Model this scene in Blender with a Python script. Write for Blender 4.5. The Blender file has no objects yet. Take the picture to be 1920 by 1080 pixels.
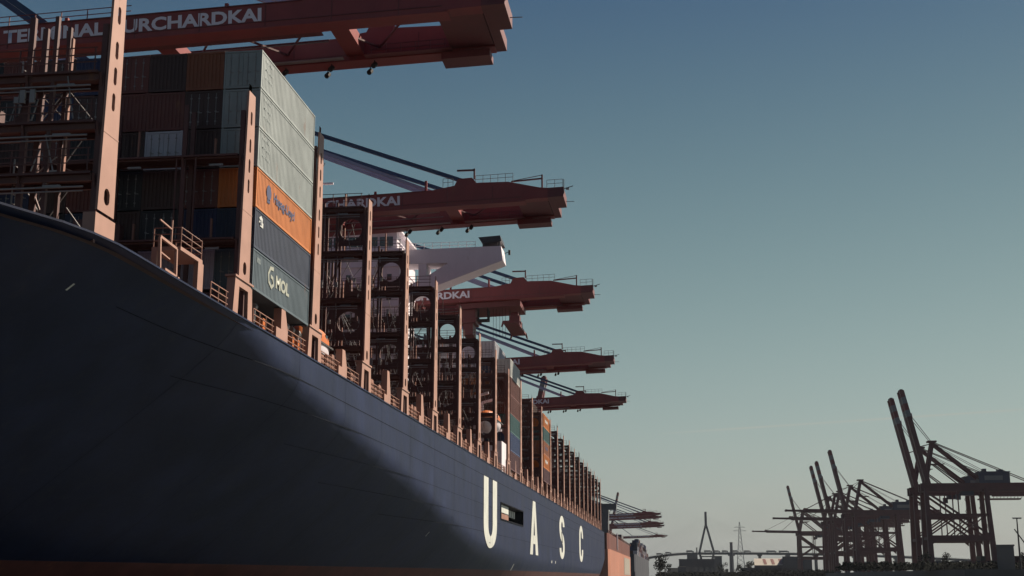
import bpy, math, random
from mathutils import Vector, Matrix
random.seed(7)
S = bpy.context.scene
COL = S.collection
R = math.radians

# ------------------------------------------------------------------ camera
# metres; the camera is the origin, the water lies at WATER, +Y runs along the ship from bow to stern
WATER = -3.5
cam_d = bpy.data.cameras.new('camera')
cam = bpy.data.objects.new('camera', cam_d)
COL.objects.link(cam)
S.camera = cam
cam.location = (0, 0, 0)
cam.rotation_euler = (R(90) + math.atan(542 / 2430.0), 0, R(7.2))
cam_d.sensor_width = 36.0
cam_d.lens = 36.0 * 2430.0 / 1920.0
cam_d.clip_start = 0.5
cam_d.clip_end = 30000

# ------------------------------------------------------------------ light
SUN_AZ, SUN_EL = 44.0, 44.0          # degrees from +Y towards +X, and above the horizon
sd = Vector((math.sin(R(SUN_AZ)) * math.cos(R(SUN_EL)), math.cos(R(SUN_AZ)) * math.cos(R(SUN_EL)), math.sin(R(SUN_EL))))
sun_d = bpy.data.lights.new('sun', 'SUN')
sun_d.energy = 5.0
sun_d.angle = R(0.5)
sun_d.color = (1.0, 0.86, 0.70)
sun = bpy.data.objects.new('sun', sun_d)
COL.objects.link(sun)
sun.rotation_euler = (-sd).to_track_quat('-Z', 'Y').to_euler()
sun.location = (200, 200, 400)

W = bpy.data.worlds.new('World')
S.world = W
W.use_nodes = True
nt = W.node_tree
for n in list(nt.nodes):
    nt.nodes.remove(n)
def wn(t, **k):
    n = nt.nodes.new(t)
    for a, b in k.items():
        setattr(n, a, b)
    return n
def wl(a, b):
    nt.links.new(a, b)
def wmath(op, a, b=None, c=None):
    n = wn('ShaderNodeMath', operation=op)
    for i, v in enumerate((a, b, c)):
        if v is None:
            continue
        if isinstance(v, (int, float)):
            n.inputs[i].default_value = v
        else:
            wl(v, n.inputs[i])
    return n.outputs[0]
sky = wn('ShaderNodeTexSky')
sky.sky_type = 'NISHITA'
sky.sun_disc = False
sky.sun_elevation = R(SUN_EL)
sky.sun_rotation = R(SUN_AZ)
sky.altitude = 0
sky.air_density = 2.0
sky.dust_density = 2.0
sky.ozone_density = 1.0
tc = wn('ShaderNodeTexCoord')
dirv = wn('ShaderNodeSeparateXYZ')
wl(tc.outputs['Generated'], dirv.inputs[0])
height = wmath('MINIMUM', wmath('MAXIMUM', dirv.outputs[2], 0.0), 0.55)
# evenly all round: deepen the blue with height and leave the pale grey-green of the horizon
SKY_FIT = ((-0.69, -1.87, -4.45), (-0.49, -1.74, -2.89), (-0.11, -4.50, 3.76))
sep = wn('ShaderNodeSeparateColor')
wl(sky.outputs[0], sep.inputs[0])
cmb = wn('ShaderNodeCombineColor')
for i in range(3):
    a_, b_, c_ = SKY_FIT[i]
    gain = wmath('POWER', math.e, wmath('MULTIPLY_ADD', height, wmath('MULTIPLY_ADD', height, c_, b_), a_))
    wl(wmath('MULTIPLY', wmath('MULTIPLY', wmath('POWER', wmath('MULTIPLY', sep.outputs[i], 0.1), 0.5), gain), 8.7), cmb.inputs[i])
# thin low cloud and one vapour trail far away in the sky
mp = wn('ShaderNodeMapping')
mp.inputs['Scale'].default_value = (9, 9, 26)
wl(tc.outputs['Generated'], mp.inputs[0])
cn = wn('ShaderNodeTexNoise')
cn.inputs['Scale'].default_value = 1.6
cn.inputs['Detail'].default_value = 6
wl(mp.outputs[0], cn.inputs['Vector'])
cr = wn('ShaderNodeMapRange')
cr.inputs['From Min'].default_value = 0.50
cr.inputs['From Max'].default_value = 0.72
wl(cn.outputs[0], cr.inputs[0])
low = wn('ShaderNodeMapRange', interpolation_type='SMOOTHSTEP')
low.inputs['From Min'].default_value = 0.095
low.inputs['From Max'].default_value = 0.03
wl(dirv.outputs[2], low.inputs[0])
cloud = wmath('MULTIPLY', wmath('MULTIPLY', cr.outputs[0], low.outputs[0]), 0.75)
CLOUD_COL = (3.6, 3.75, 3.35, 1)
mixc = wn('ShaderNodeMix', data_type='RGBA')
wl(cloud, mixc.inputs[0])
wl(cmb.outputs[0], mixc.inputs[6])
mixc.inputs[7].default_value = CLOUD_COL
TRAIL_N = (0.0, 0.0, 1.0)           # set below from two directions on the trail
def raydir(px, py):
    f = 2430.0
    v = Vector(((px - 960) / f, (540 - py) / f, -1.0))
    v = cam.rotation_euler.to_matrix() @ v
    return v.normalized()
ta, tb = raydir(1300, 809), raydir(1900, 769)
tn = ta.cross(tb).normalized()
dp = wn('ShaderNodeVectorMath', operation='DOT_PRODUCT')
wl(tc.outputs['Generated'], dp.inputs[0])
dp.inputs[1].default_value = tn
edge = wmath('ABSOLUTE', dp.outputs['Value'])
line = wn('ShaderNodeMapRange', interpolation_type='SMOOTHSTEP')
line.inputs['From Min'].default_value = 0.0011
line.inputs['From Max'].default_value = 0.0002
wl(edge, line.inputs[0])
tmid = (ta + tb).normalized()
dm = wn('ShaderNodeVectorMath', operation='DOT_PRODUCT')
wl(tc.outputs['Generated'], dm.inputs[0])
dm.inputs[1].default_value = tmid
span = wn('ShaderNodeMapRange', interpolation_type='SMOOTHSTEP')
span.inputs['From Min'].default_value = math.cos(R(9.0))
span.inputs['From Max'].default_value = math.cos(R(3.0))
wl(dm.outputs['Value'], span.inputs[0])
trail = wmath('MULTIPLY', wmath('MULTIPLY', line.outputs[0], span.outputs[0]), wmath('MULTIPLY', cn.outputs[0], 1.3))
mixt = wn('ShaderNodeMix', data_type='RGBA')
wl(trail, mixt.inputs[0])
wl(mixc.outputs[2], mixt.inputs[6])
mixt.inputs[7].default_value = CLOUD_COL
bg = wn('ShaderNodeBackground')
bg.inputs[1].default_value = 0.05
wl(mixt.outputs[2], bg.inputs[0])
wo = wn('ShaderNodeOutputWorld')
wl(bg.outputs[0], wo.inputs[0])

S.view_settings.view_transform = 'Standard'
S.view_settings.look = 'None'
S.view_settings.exposure = 1.2
S.view_settings.gamma = 1.0
S.view_settings.use_curve_mapping = False

# ------------------------------------------------------------------ materials
def mat(name, rgb, rough=0.55, metal=0.0, var=0.18, scale=0.6, streak=0.0, rust=0.0, bump=0.0, spec=0.4, emit=None):
    m = bpy.data.materials.new(name)
    m.use_nodes = True
    t = m.node_tree
    b = t.nodes['Principled BSDF']
    b.inputs['Roughness'].default_value = rough
    b.inputs['Metallic'].default_value = metal
    b.inputs['Specular IOR Level'].default_value = spec
    g = t.nodes.new('ShaderNodeNewGeometry')
    def noise(sc, vec, det=5):
        mpn = t.nodes.new('ShaderNodeMapping')
        mpn.inputs['Scale'].default_value = vec
        t.links.new(g.outputs['Position'], mpn.inputs[0])
        n = t.nodes.new('ShaderNodeTexNoise')
        n.inputs['Scale'].default_value = sc
        n.inputs['Detail'].default_value = det
        n.inputs['Roughness'].default_value = 0.65
        t.links.new(mpn.outputs[0], n.inputs['Vector'])
        return n.outputs[0]
    def ramp(src, a, bb):
        r = t.nodes.new('ShaderNodeMapRange')
        r.inputs['From Min'].default_value = a
        r.inputs['From Max'].default_value = bb
        t.links.new(src, r.inputs[0])
        return r.outputs[0]
    def mix(f, a, c):
        n = t.nodes.new('ShaderNodeMix')
        n.data_type = 'RGBA'
        t.links.new(f, n.inputs[0])
        for i, v in ((6, a), (7, c)):
            if isinstance(v, tuple):
                n.inputs[i].default_value = (*v, 1)
            else:
                t.links.new(v, n.inputs[i])
        return n.outputs[2]
    lo = tuple(c * (1 - var) for c in rgb)
    hi = tuple(min(1, c * (1 + var * 0.8)) for c in rgb)
    nz = noise(scale, (1, 1, 1))
    col = mix(ramp(nz, 0.3, 0.7), lo, hi)
    if streak:
        st = noise(scale * 2.2, (1, 1, 0.10), 4)
        col = mix(ramp(st, 0.42, 0.95), col, tuple(c * (1 - streak) for c in rgb))
    if rust:
        rs = noise(scale * 1.7, (1, 1, 0.35), 8)
        col = mix(ramp(rs, 0.64 - rust * 0.15, 0.80 - rust * 0.1), col, (0.16, 0.065, 0.03))
    t.links.new(col, b.inputs['Base Color'])
    rr = t.nodes.new('ShaderNodeMapRange')
    rr.inputs['To Min'].default_value = max(0.02, rough - 0.1)
    rr.inputs['To Max'].default_value = min(1, rough + 0.12)
    t.links.new(nz, rr.inputs[0])
    t.links.new(rr.outputs[0], b.inputs['Roughness'])
    if bump:
        bn = t.nodes.new('ShaderNodeBump')
        bn.inputs['Strength'].default_value = bump
        bn.inputs['Distance'].default_value = 0.05
        t.links.new(noise(scale * 3, (1, 1, 1)), bn.inputs['Height'])
        t.links.new(bn.outputs[0], b.inputs['Normal'])
    if emit:
        b.inputs['Emission Color'].default_value = (*emit[0], 1)
        b.inputs['Emission Strength'].default_value = emit[1]
    return m

M = {}
M['hull'] = mat('hull_navy_paint', (0.0095, 0.0165, 0.046), 0.5, 0, 0.30, 0.16, 0.5, 0.0, 0.22, spec=0.12)
M['boot'] = mat('hull_red_antifouling', (0.085, 0.03, 0.029), 0.7, 0, 0.35, 0.25, 0.4, 0.35, spec=0.15)
M['seam'] = mat('hull_seam_paint', (0.004, 0.006, 0.012), 0.75, 0, 0.2, 0.3, spec=0.05)
def weather_hull(m):
    t = m.node_tree
    b = t.nodes['Principled BSDF']
    g = t.nodes.new('ShaderNodeNewGeometry')
    def nz(vec, sc, det):
        mp_ = t.nodes.new('ShaderNodeMapping'); mp_.inputs['Scale'].default_value = vec
        t.links.new(g.outputs['Position'], mp_.inputs[0])
        n = t.nodes.new('ShaderNodeTexNoise'); n.inputs['Scale'].default_value = sc; n.inputs['Detail'].default_value = det; n.inputs['Roughness'].default_value = 0.7
        t.links.new(mp_.outputs[0], n.inputs['Vector'])
        return n.outputs[0]
    def rng(src, a, c, lo, hi):
        r = t.nodes.new('ShaderNodeMapRange')
        for k_, v_ in (('From Min', a), ('From Max', c), ('To Min', lo), ('To Max', hi)):
            r.inputs[k_].default_value = v_
        t.links.new(src, r.inputs[0]); return r.outputs[0]
    def mx(f, a, c):
        n = t.nodes.new('ShaderNodeMix'); n.data_type = 'RGBA'
        t.links.new(f, n.inputs[0]); t.links.new(a, n.inputs[6]); n.inputs[7].default_value = (*c, 1)
        return n.outputs[2]
    base = b.inputs['Base Color'].links[0].from_socket
    c1 = mx(rng(nz((1, 1, 0.05), 0.9, 6), 0.56, 0.80, 0, 0.55), base, (0.030, 0.034, 0.046))      # salt and scuff runs
    c2 = mx(rng(nz((1, 1, 0.07), 0.55, 7), 0.67, 0.82, 0, 0.5), c1, (0.045, 0.024, 0.018))        # rust runs
    c3 = mx(rng(nz((0.35, 0.35, 1.6), 0.8, 6), 0.66, 0.84, 0, 0.5), c2, (0.028, 0.032, 0.042))    # fender rubs
    t.links.new(c3, b.inputs['Base Color'])
    bp_ = t.nodes.new('ShaderNodeBump'); bp_.inputs['Strength'].default_value = 0.35; bp_.inputs['Distance'].default_value = 0.12
    t.links.new(nz((1, 0.5, 0.5), 0.45, 3), bp_.inputs['Height'])
    t.links.new(bp_.outputs[0], b.inputs['Normal'])
weather_hull(M['hull'])
M['letter'] = mat('hull_white_lettering', (0.45, 0.475, 0.445), 0.55, 0, 0.12, 0.7, 0.30, 0.04)
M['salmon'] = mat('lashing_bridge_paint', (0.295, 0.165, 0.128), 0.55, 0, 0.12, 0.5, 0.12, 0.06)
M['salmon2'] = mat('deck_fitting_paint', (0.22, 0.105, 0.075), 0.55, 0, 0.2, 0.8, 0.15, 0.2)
M['shaded_red'] = mat('shaded_red_steel_paint', (0.085, 0.036, 0.033), 0.6, 0, 0.25, 0.7, 0.2, 0.15)  # darker copy of the pillars' paint, shade of the inner frames put into the colour
M['deck'] = mat('deck_red_paint', (0.08, 0.04, 0.035), 0.7, 0, 0.25, 0.4)
M['white'] = mat('superstructure_white_paint', (0.60, 0.56, 0.60), 0.5, 0, 0.06, 0.3, 0.10, 0.02)
M['glass'] = mat('dark_window_glass', (0.02, 0.025, 0.03), 0.08, 0, 0.1, 0.3, spec=0.8)
M['dark'] = mat('dark_grey_steel', (0.020, 0.020, 0.023), 0.85, 0, 0.2, 0.7)
M['galv'] = mat('galvanised_grey_steel', (0.2, 0.19, 0.19), 0.45, 0.3, 0.15, 1.5)
M['crane'] = mat('crane_red_paint', (0.19, 0.034, 0.035), 0.5, 0, 0.18, 0.25, 0.22, 0.06)
M['crane_dk'] = mat('crane_dark_red_paint', (0.11, 0.027, 0.03), 0.55, 0, 0.2, 0.3, 0.2)
M['blue'] = mat('crane_blue_stay_paint', (0.022, 0.042, 0.1), 0.45, 0, 0.12, 0.3)
M['ltblue'] = mat('crane_pale_cable', (0.2, 0.24, 0.36), 0.45, 0, 0.1, 0.3)
M['ctext'] = mat('crane_lettering_white', (0.62, 0.6, 0.66), 0.5, 0, 0.06, 0.6, 0.1)
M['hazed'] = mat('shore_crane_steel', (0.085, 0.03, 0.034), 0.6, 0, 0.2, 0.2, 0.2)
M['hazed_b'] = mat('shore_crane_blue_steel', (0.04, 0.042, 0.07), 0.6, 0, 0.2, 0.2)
M['hazed_w'] = mat('shore_crane_hazed_white_band', (0.13, 0.13, 0.14), 0.6, 0, 0.1, 0.2)  # white dulled to grey, distance haze and shade mixed into the colour
M['hazed_r'] = mat('shore_crane_hazed_red_band', (0.12, 0.028, 0.03), 0.6, 0, 0.1, 0.2)  # red muted likewise, haze and shade are in the colour
M['concrete'] = mat('quay_concrete', (0.07, 0.068, 0.066), 0.85, 0, 0.25, 0.08, 0.3, 0, 0.3)
M['asphalt'] = mat('quay_asphalt', (0.035, 0.035, 0.036), 0.9, 0, 0.25, 0.1)
M['orange'] = mat('boat_orange_paint', (0.42, 0.11, 0.02), 0.4, 0, 0.1, 0.6, 0.1)
M['red_ship'] = mat('red_ship_hull_paint', (0.095, 0.022, 0.014), 0.5, 0, 0.2, 0.05, 0.3, 0.2)
M['pink_ship'] = mat('red_ship_lower_paint', (0.31, 0.125, 0.08), 0.55, 0, 0.15, 0.06, 0.25, 0.15)
M['dk_ship'] = mat('dark_ship_hull_paint', (0.028, 0.032, 0.045), 0.5, 0, 0.2, 0.05, 0.3)
M['bldg'] = mat('dark_cladding', (0.022, 0.026, 0.04), 0.7, 0, 0.15, 0.05, 0.2)
M['bldg2'] = mat('grey_cladding', (0.07, 0.075, 0.085), 0.7, 0, 0.15, 0.05, 0.2)
M['roof_w'] = mat('pale_roof_sheet', (0.22, 0.2, 0.17), 0.6, 0, 0.1, 0.05)
M['bridge'] = mat('bridge_steel_grey', (0.035, 0.042, 0.056), 0.6, 0, 0.12, 0.02)
M['lattice'] = mat('pylon_galvanised_steel', (0.12, 0.13, 0.145), 0.5, 0.2, 0.1, 0.05)
M['truck'] = mat('truck_body_paint', (0.06, 0.06, 0.075), 0.6, 0, 0.2, 0.05)
M['bark'] = mat('tree_bark', (0.03, 0.024, 0.018), 0.9, 0, 0.3, 1.0)
M['leaf'] = mat('tree_leaves', (0.008, 0.01, 0.008), 0.95, 0, 0.4, 0.8, spec=0.02)
M['yellow'] = mat('yellow_plastic', (0.4, 0.2, 0.03), 0.5, 0, 0.1, 1.0)
M['panel'] = mat('dark_solar_panel', (0.03, 0.028, 0.035), 0.35, 0, 0.15, 1.0)
CC = {'pale green': (0.228, 0.262, 0.262), 'orange': (0.42, 0.132, 0.026), 'dark slate blue': (0.013, 0.024, 0.052), 'grey green': (0.056, 0.086, 0.108), 'navy blue': (0.018, 0.026, 0.075), 'rust red': (0.105, 0.03, 0.024), 'dark brown': (0.045, 0.022, 0.019), 'orange brown': (0.16, 0.05, 0.02), 'pale grey': (0.36, 0.36, 0.4), 'teal': (0.028, 0.09, 0.095), 'maroon': (0.08, 0.03, 0.038), 'lavender grey': (0.32, 0.3, 0.37), 'black': (0.014, 0.014, 0.017), 'salmon': (0.26, 0.095, 0.045), 'white': (0.44, 0.45, 0.43), 'blue': (0.025, 0.05, 0.13)}
for k, v in CC.items():
    M['c_' + k] = mat('container_paint_' + k.replace(' ', '_'), v, 0.55, 0, 0.16, 0.5, 0.28, 0.16)

# ------------------------------------------------------------------ mesh helpers
class MB:
    def __init__(s):
        s.v = []; s.f = []
    def quad(s, a, b, c, d):
        n = len(s.v); s.v += [tuple(a), tuple(b), tuple(c), tuple(d)]; s.f.append((n, n + 1, n + 2, n + 3))
    def poly(s, pts):
        n = len(s.v); s.v += [tuple(p) for p in pts]; s.f.append(tuple(range(n, n + len(pts))))
    def box(s, x0, x1, y0, y1, z0, z1):
        n = len(s.v)
        s.v += [(x0, y0, z0), (x1, y0, z0), (x1, y1, z0), (x0, y1, z0), (x0, y0, z1), (x1, y0, z1), (x1, y1, z1), (x0, y1, z1)]
        s.f += [tuple(n + i for i in q) for q in ((0, 3, 2, 1), (4, 5, 6, 7), (0, 1, 5, 4), (1, 2, 6, 5), (2, 3, 7, 6), (3, 0, 4, 7))]
        return s
    def beam(s, p, q, w, h=None):
        h = h or w
        p = Vector(p); q = Vector(q)
        d = (q - p)
        if d.length < 1e-6:
            return s
        d.normalize()
        up = Vector((0, 0, 1)) if abs(d.z) < 0.95 else Vector((0, 1, 0))
        a = d.cross(up).normalized() * (w / 2)
        b = d.cross(a).normalized() * (h / 2)
        n = len(s.v)
        for c in (p, q):
            s.v += [tuple(c - a - b), tuple(c + a - b), tuple(c + a + b), tuple(c - a + b)]
        s.f += [tuple(n + i for i in k) for k in ((0, 1, 2, 3), (7, 6, 5, 4), (0, 4, 5, 1), (1, 5, 6, 2), (2, 6, 7, 3), (3, 7, 4, 0))]
        return s
    def taper(s, p, q, w0, h0, w1, h1, up=None):
        p = Vector(p); q = Vector(q); d = (q - p).normalized()
        u = Vector(up) if up else (Vector((0, 0, 1)) if abs(d.z) < 0.95 else Vector((0, 1, 0)))
        a = d.cross(u).normalized(); b = d.cross(a).normalized()
        n = len(s.v)
        for c, w, h in ((p, w0, h0), (q, w1, h1)):
            s.v += [tuple(c - a * w / 2 - b * h / 2), tuple(c + a * w / 2 - b * h / 2), tuple(c + a * w / 2 + b * h / 2), tuple(c - a * w / 2 + b * h / 2)]
        s.f += [tuple(n + i for i in k) for k in ((0, 1, 2, 3), (7, 6, 5, 4), (0, 4, 5, 1), (1, 5, 6, 2), (2, 6, 7, 3), (3, 7, 4, 0))]
        return s
    def tube(s, p, q, r, n=6, r2=None):
        r2 = r if r2 is None else r2
        p = Vector(p); q = Vector(q); d = (q - p).normalized()
        up = Vector((0, 0, 1)) if abs(d.z) < 0.95 else Vector((0, 1, 0))
        a = d.cross(up).normalized(); b = d.cross(a).normalized()
        k = len(s.v)
        for c, rr in ((p, r), (q, r2)):
            for i in range(n):
                t = 2 * math.pi * i / n
                s.v.append(tuple(c + a * (rr * math.cos(t)) + b * (rr * math.sin(t))))
        for i in range(n):
            j = (i + 1) % n
            s.f.append((k + i, k + j, k + n + j, k + n + i))
        s.f.append(tuple(k + i for i in range(n))[::-1]); s.f.append(tuple(k + n + i for i in range(n)))
        return s
    def prism(s, pts, axis, a, b):
        """pts: 2D outline (u,v) extruded along axis from a to b. axis 'y': (u,v)=(x,z); 'x': (y,z); 'z': (x,y)"""
        def mk(u, v, w):
            return {'y': (u, w, v), 'x': (w, u, v), 'z': (u, v, w)}[axis]
        n = len(s.v); k = len(pts)
        s.v += [mk(u, v, a) for u, v in pts] + [mk(u, v, b) for u, v in pts]
        s.f.append(tuple(range(n, n + k))); s.f.append(tuple(range(n + 2 * k - 1, n + k - 1, -1)))
        for i in range(k):
            j = (i + 1) % k
            s.f.append((n + i, n + j, n + k + j, n + k + i))
        return s
    def mesh(s, name, m, smooth=False, fix=True):
        me = bpy.data.meshes.new(name)
        me.from_pydata(s.v, [], s.f)
        if m is not None:
            for q in (m if isinstance(m, (list, tuple)) else [m]):
                me.materials.append(q)
        if fix:
            import bmesh
            bm = bmesh.new(); bm.from_mesh(me)
            bmesh.ops.recalc_face_normals(bm, faces=bm.faces)
            bm.to_mesh(me); bm.free()
        if smooth:
            me.polygons.foreach_set('use_smooth', [True] * len(me.polygons))
        me.update()
        return me
    def build(s, name, m, parent=None, loc=(0, 0, 0), smooth=False, fix=True):
        return link(name, s.mesh(name, m, smooth, fix), parent, loc)

def link(name, data, parent=None, loc=(0, 0, 0), rot=None):
    o = bpy.data.objects.new(name, data)
    COL.objects.link(o)
    o.location = loc
    if rot:
        o.rotation_euler = rot
    if parent:
        o.parent = parent
    return o
def tag(o, label=None, cat=None, group=None, kind=None):
    for k, v in (('label', label), ('category', cat), ('group', group), ('kind', kind)):
        if v:
            o[k] = v
    return o
def empty(name, loc, label, cat, group=None, rz=0):
    o = bpy.data.objects.new(name, None)
    o.empty_display_size = 0.5
    COL.objects.link(o)
    o.location = loc
    o.rotation_euler = (0, 0, rz)
    return tag(o, label, cat, group)
KIDS = {}
def copy_tree(o, loc, parent=None, label=None, group=None):
    def rec(a, par):
        c = a.copy(); COL.objects.link(c)
        c.parent = par
        for ch in a.children:
            rec(ch, c)
        return c
    c = rec(o, parent)
    c.location = loc
    if label:
        c['label'] = label
    if group:
        c['group'] = group
    return c

def text_mesh(body, size_x, size_z, m, bold=0.02, depth=0.01):
    """flat lettering in the XZ plane, facing -Y, lower left corner at the origin, scaled to size_x by size_z"""
    cu = bpy.data.curves.new('lettering', 'FONT')
    cu.body = body
    cu.offset = bold
    cu.extrude = 0.0
    cu.resolution_u = 3
    o = bpy.data.objects.new('lettering', cu)
    COL.objects.link(o)
    dg = bpy.context.evaluated_depsgraph_get()
    me = bpy.data.meshes.new_from_object(o.evaluated_get(dg))
    bpy.data.objects.remove(o)
    bpy.data.curves.remove(cu)
    xs = [v.co.x for v in me.vertices]; ys = [v.co.y for v in me.vertices]
    x0, x1, y0, y1 = min(xs), max(xs), min(ys), max(ys)
    for v in me.vertices:
        v.co = Vector(((v.co.x - x0) / (x1 - x0) * size_x, 0.0, (v.co.y - y0) / (y1 - y0) * size_z))
    me.materials.clear(); me.materials.append(m)
    me.name = 'lettering'
    return me

def offset_path(pts, w, closed=False):
    """outline of a thick stroke along a 2D path"""
    L = []; Rr = []
    n = len(pts)
    for i, p in enumerate(pts):
        a = pts[max(0, i - 1)]; b = pts[min(n - 1, i + 1)]
        d = Vector((b[0] - a[0], b[1] - a[1])).normalized()
        nx, ny = -d.y, d.x
        L.append((p[0] + nx * w / 2, p[1] + ny * w / 2)); Rr.append((p[0] - nx * w / 2, p[1] - ny * w / 2))
    return L, Rr

# ================================================================== GROUND AND WATER
wm = mat('harbour_water', (0.012, 0.022, 0.026), 0.12, 0, 0.2, 0.02, spec=0.5)
t = wm.node_tree
b = t.nodes['Principled BSDF']
g = t.nodes.new('ShaderNodeNewGeometry'); n1 = t.nodes.new('ShaderNodeTexNoise')
n1.inputs['Scale'].default_value = 0.35; n1.inputs['Detail'].default_value = 5
t.links.new(g.outputs['Position'], n1.inputs['Vector'])
bn = t.nodes.new('ShaderNodeBump'); bn.inputs['Strength'].default_value = 0.5; bn.inputs['Distance'].default_value = 0.4
t.links.new(n1.outputs[0], bn.inputs['Height']); t.links.new(bn.outputs[0], b.inputs['Normal'])
w = MB(); w.quad((-9000, -4000, WATER), (9000, -4000, WATER), (9000, 14000, WATER), (-9000, 14000, WATER))
tag(w.build('water', wm), kind='structure')
QZ = 3.5
q = MB(); q.box(-700, -87.0, -300, 2200, WATER - 0.5, QZ)
tag(q.build('quay', M['concrete']), kind='structure')
q = MB(); q.box(132, 900, 640, 2300, WATER - 0.5, QZ)
tag(q.build('quay', M['concrete']), kind='structure')
q = MB(); q.box(-500, 2500, 2320, 6000, WATER - 0.5, 1.5)
tag(q.build('far_shore', M['asphalt']), kind='structure')

# ================================================================== THE CONTAINER SHIP
DX = -25.2            # the ship's side
XC = -54.5            # its centre line
DK = 14.9             # deck edge height
Y_BOW, Y_STERN = 5.0, 451.0
SHIP0 = Vector((XC, 228.0, WATER))
ship = empty('container_ship', SHIP0, 'huge navy blue container ship with white hull letters lying along the quay on the left', 'container ship')
OFF = -SHIP0
def interp(x, tab):
    if x <= tab[0][0]:
        return tab[0][1]
    for (a, va), (b_, vb) in zip(tab, tab[1:]):
        if x <= b_:
            return va + (vb - va) * (x - a) / (b_ - a)
    return tab[-1][1]
def deck_in(Y):
    d = 56 - Y
    if d <= 0: return 0.0
    if d < 10: return 0.031 * d * d
    return 3.1 + 0.64 * (d - 10)
ZK = [(5, 26.0), (40, 22.0), (52, 19.6), (60, 18.2), (66, 17.0), (71, 15.6), (80, 13.9), (90, 12.7), (106, 11.1), (128, 9.0), (147, 6.6), (165, 4.8), (200, 3.7), (229, 3.3), (300, 3.0), (380, 2.4), (425, 2.6), (440, 4.2), (451, 6.5)]
def hull_x(Y, z):
    d = max(0.0, interp(Y, ZK) - z)
    s = 1.35 if Y < 95 else (1.35 - 0.3 * (Y - 95) / 55 if Y < 150 else 1.05 - 0.5 * min(1, (Y - 150) / 100))
    dd = max(0.0, interp(Y, ZK) - DK)
    ins = s * (math.sqrt(d * d + 4.0) - math.sqrt(dd * dd + 4.0))        # the deck edge itself keeps its line
    return DX - min(29.0, deck_in(Y) + ins)
SEAM_Y = (72, 84.5, 97, 109.5, 122, 134.5, 147, 159.5, 172.5, 184.5, 216, 229, 243, 258, 273, 290, 308, 326, 346, 366, 386, 408, 430)
ys = [5 + 3.9 * i for i in range(12)] + [51, 53, 55, 57, 60, 64] + [66 + 2.4 * i for i in range(0, 161)] + list(SEAM_Y)
ys = [y for y in ys if y < 450.5] + [186.7, 213.4, 451.0]
ys = sorted(set(round(y, 2) for y in ys))
ys = [y for i, y in enumerate(ys) if i == 0 or y - ys[i - 1] > 0.3 or y in (186.7, 213.4) or y in SEAM_Y]
zs = [1.0, 1.5, 2.0, 2.5, 3.0, 3.5, 4.0, 4.5, 5.0, 5.4, 5.8, 6.2, 6.6, 7.0, 7.4, 7.8, 8.2, 8.7, 9.3, 9.8, 10.4, 10.8, 11.3, 11.8, 12.3, 12.7, 13.1, 13.6, 14.1, 14.5, DK]
def hull_strip(zlist, y0, name, m, holes=True):
    mb = MB()
    idx = {}
    for side in (0, 1):
        for i, Y in enumerate(ys):
            for j, z in enumerate(zlist):
                x = hull_x(Y, z)
                if side: x = 2 * XC - x
                idx[side, i, j] = len(mb.v)
                mb.v.append((x, Y, z))
    for side in (0, 1):
        for i in range(len(ys) - 1):
            for j in range(len(zlist) - 1):
                if holes and side == 0 and 186.6 < ys[i] < 213.3 and 8.1 < zlist[j] < 10.3:
                    continue
                q4 = (idx[side, i, j], idx[side, i + 1, j], idx[side, i + 1, j + 1], idx[side, i, j + 1])
                mb.f.append(q4 if side == 0 else q4[::-1])
    e = len(ys) - 1
    for j in range(len(zlist) - 1):
        mb.f.append((idx[0, e, j], idx[1, e, j], idx[1, e, j + 1], idx[0, e, j + 1]))
        mb.f.append((idx[0, 0, j], idx[0, 0, j + 1], idx[1, 0, j + 1], idx[1, 0, j]))
    return mb.build(name, m, ship, OFF, smooth=True, fix=False)
hull_strip(zs, 0, 'hull', M['hull'])
hull_strip([WATER - 0.8, -2.4, -1.3, -0.2, 0.4, 1.0], 0, 'boot_topping', M['boot'], False)
# deck and the solid cargo block under the hatches
mb = MB()
for i in range(len(ys) - 1):
    a, b_ = ys[i], ys[i + 1]
    xa, xb = hull_x(a, DK) - 0.05, hull_x(b_, DK) - 0.05
    mb.quad((xa, a, DK - 0.35), (xb, b_, DK - 0.35), (2 * XC - xb, b_, DK - 0.35), (2 * XC - xa, a, DK - 0.35))
mb.build('main_deck', M['deck'], ship, OFF)
# plate seams: thin raised strips that follow the shell
def seam_strip(pts, hw, vertical):
    mb = MB()
    for a, b_ in zip(pts, pts[1:]):
        if vertical:
            q_ = [(hull_x(a[0], a[1]), a[0] - hw, a[1]), (hull_x(a[0], a[1]), a[0] + hw, a[1]), (hull_x(b_[0], b_[1]), b_[0] + hw, b_[1]), (hull_x(b_[0], b_[1]), b_[0] - hw, b_[1])]
        else:
            q_ = [(hull_x(a[0], a[1]), a[0], a[1] - hw), (hull_x(b_[0], b_[1]), b_[0], b_[1] - hw), (hull_x(b_[0], b_[1]), b_[0], b_[1] + hw), (hull_x(a[0], a[1]), a[0], a[1] + hw)]
        q_ = [(x + 0.012, y, z) for x, y, z in q_]
        mb.quad(*q_)
    return mb
for zz, ya, yb, hw in ((13.1, 58, 449, 0.03), (11.3, 70, 186.0, 0.02), (11.3, 214, 449, 0.02), (9.3, 90, 186, 0.015), (5.8, 120, 440, 0.02), (7.4, 100, 186, 0.015)):
    seam_strip([(y, zz) for y in ys if ya <= y <= yb], hw, False).build('plate_seam', M['seam'], ship, OFF, fix=False)
for k_, Y in enumerate(SEAM_Y):
    seam_strip([(Y, z) for z in zs], 0.018, True).build('plate_seam', M['seam'], ship, OFF, fix=False)
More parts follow.
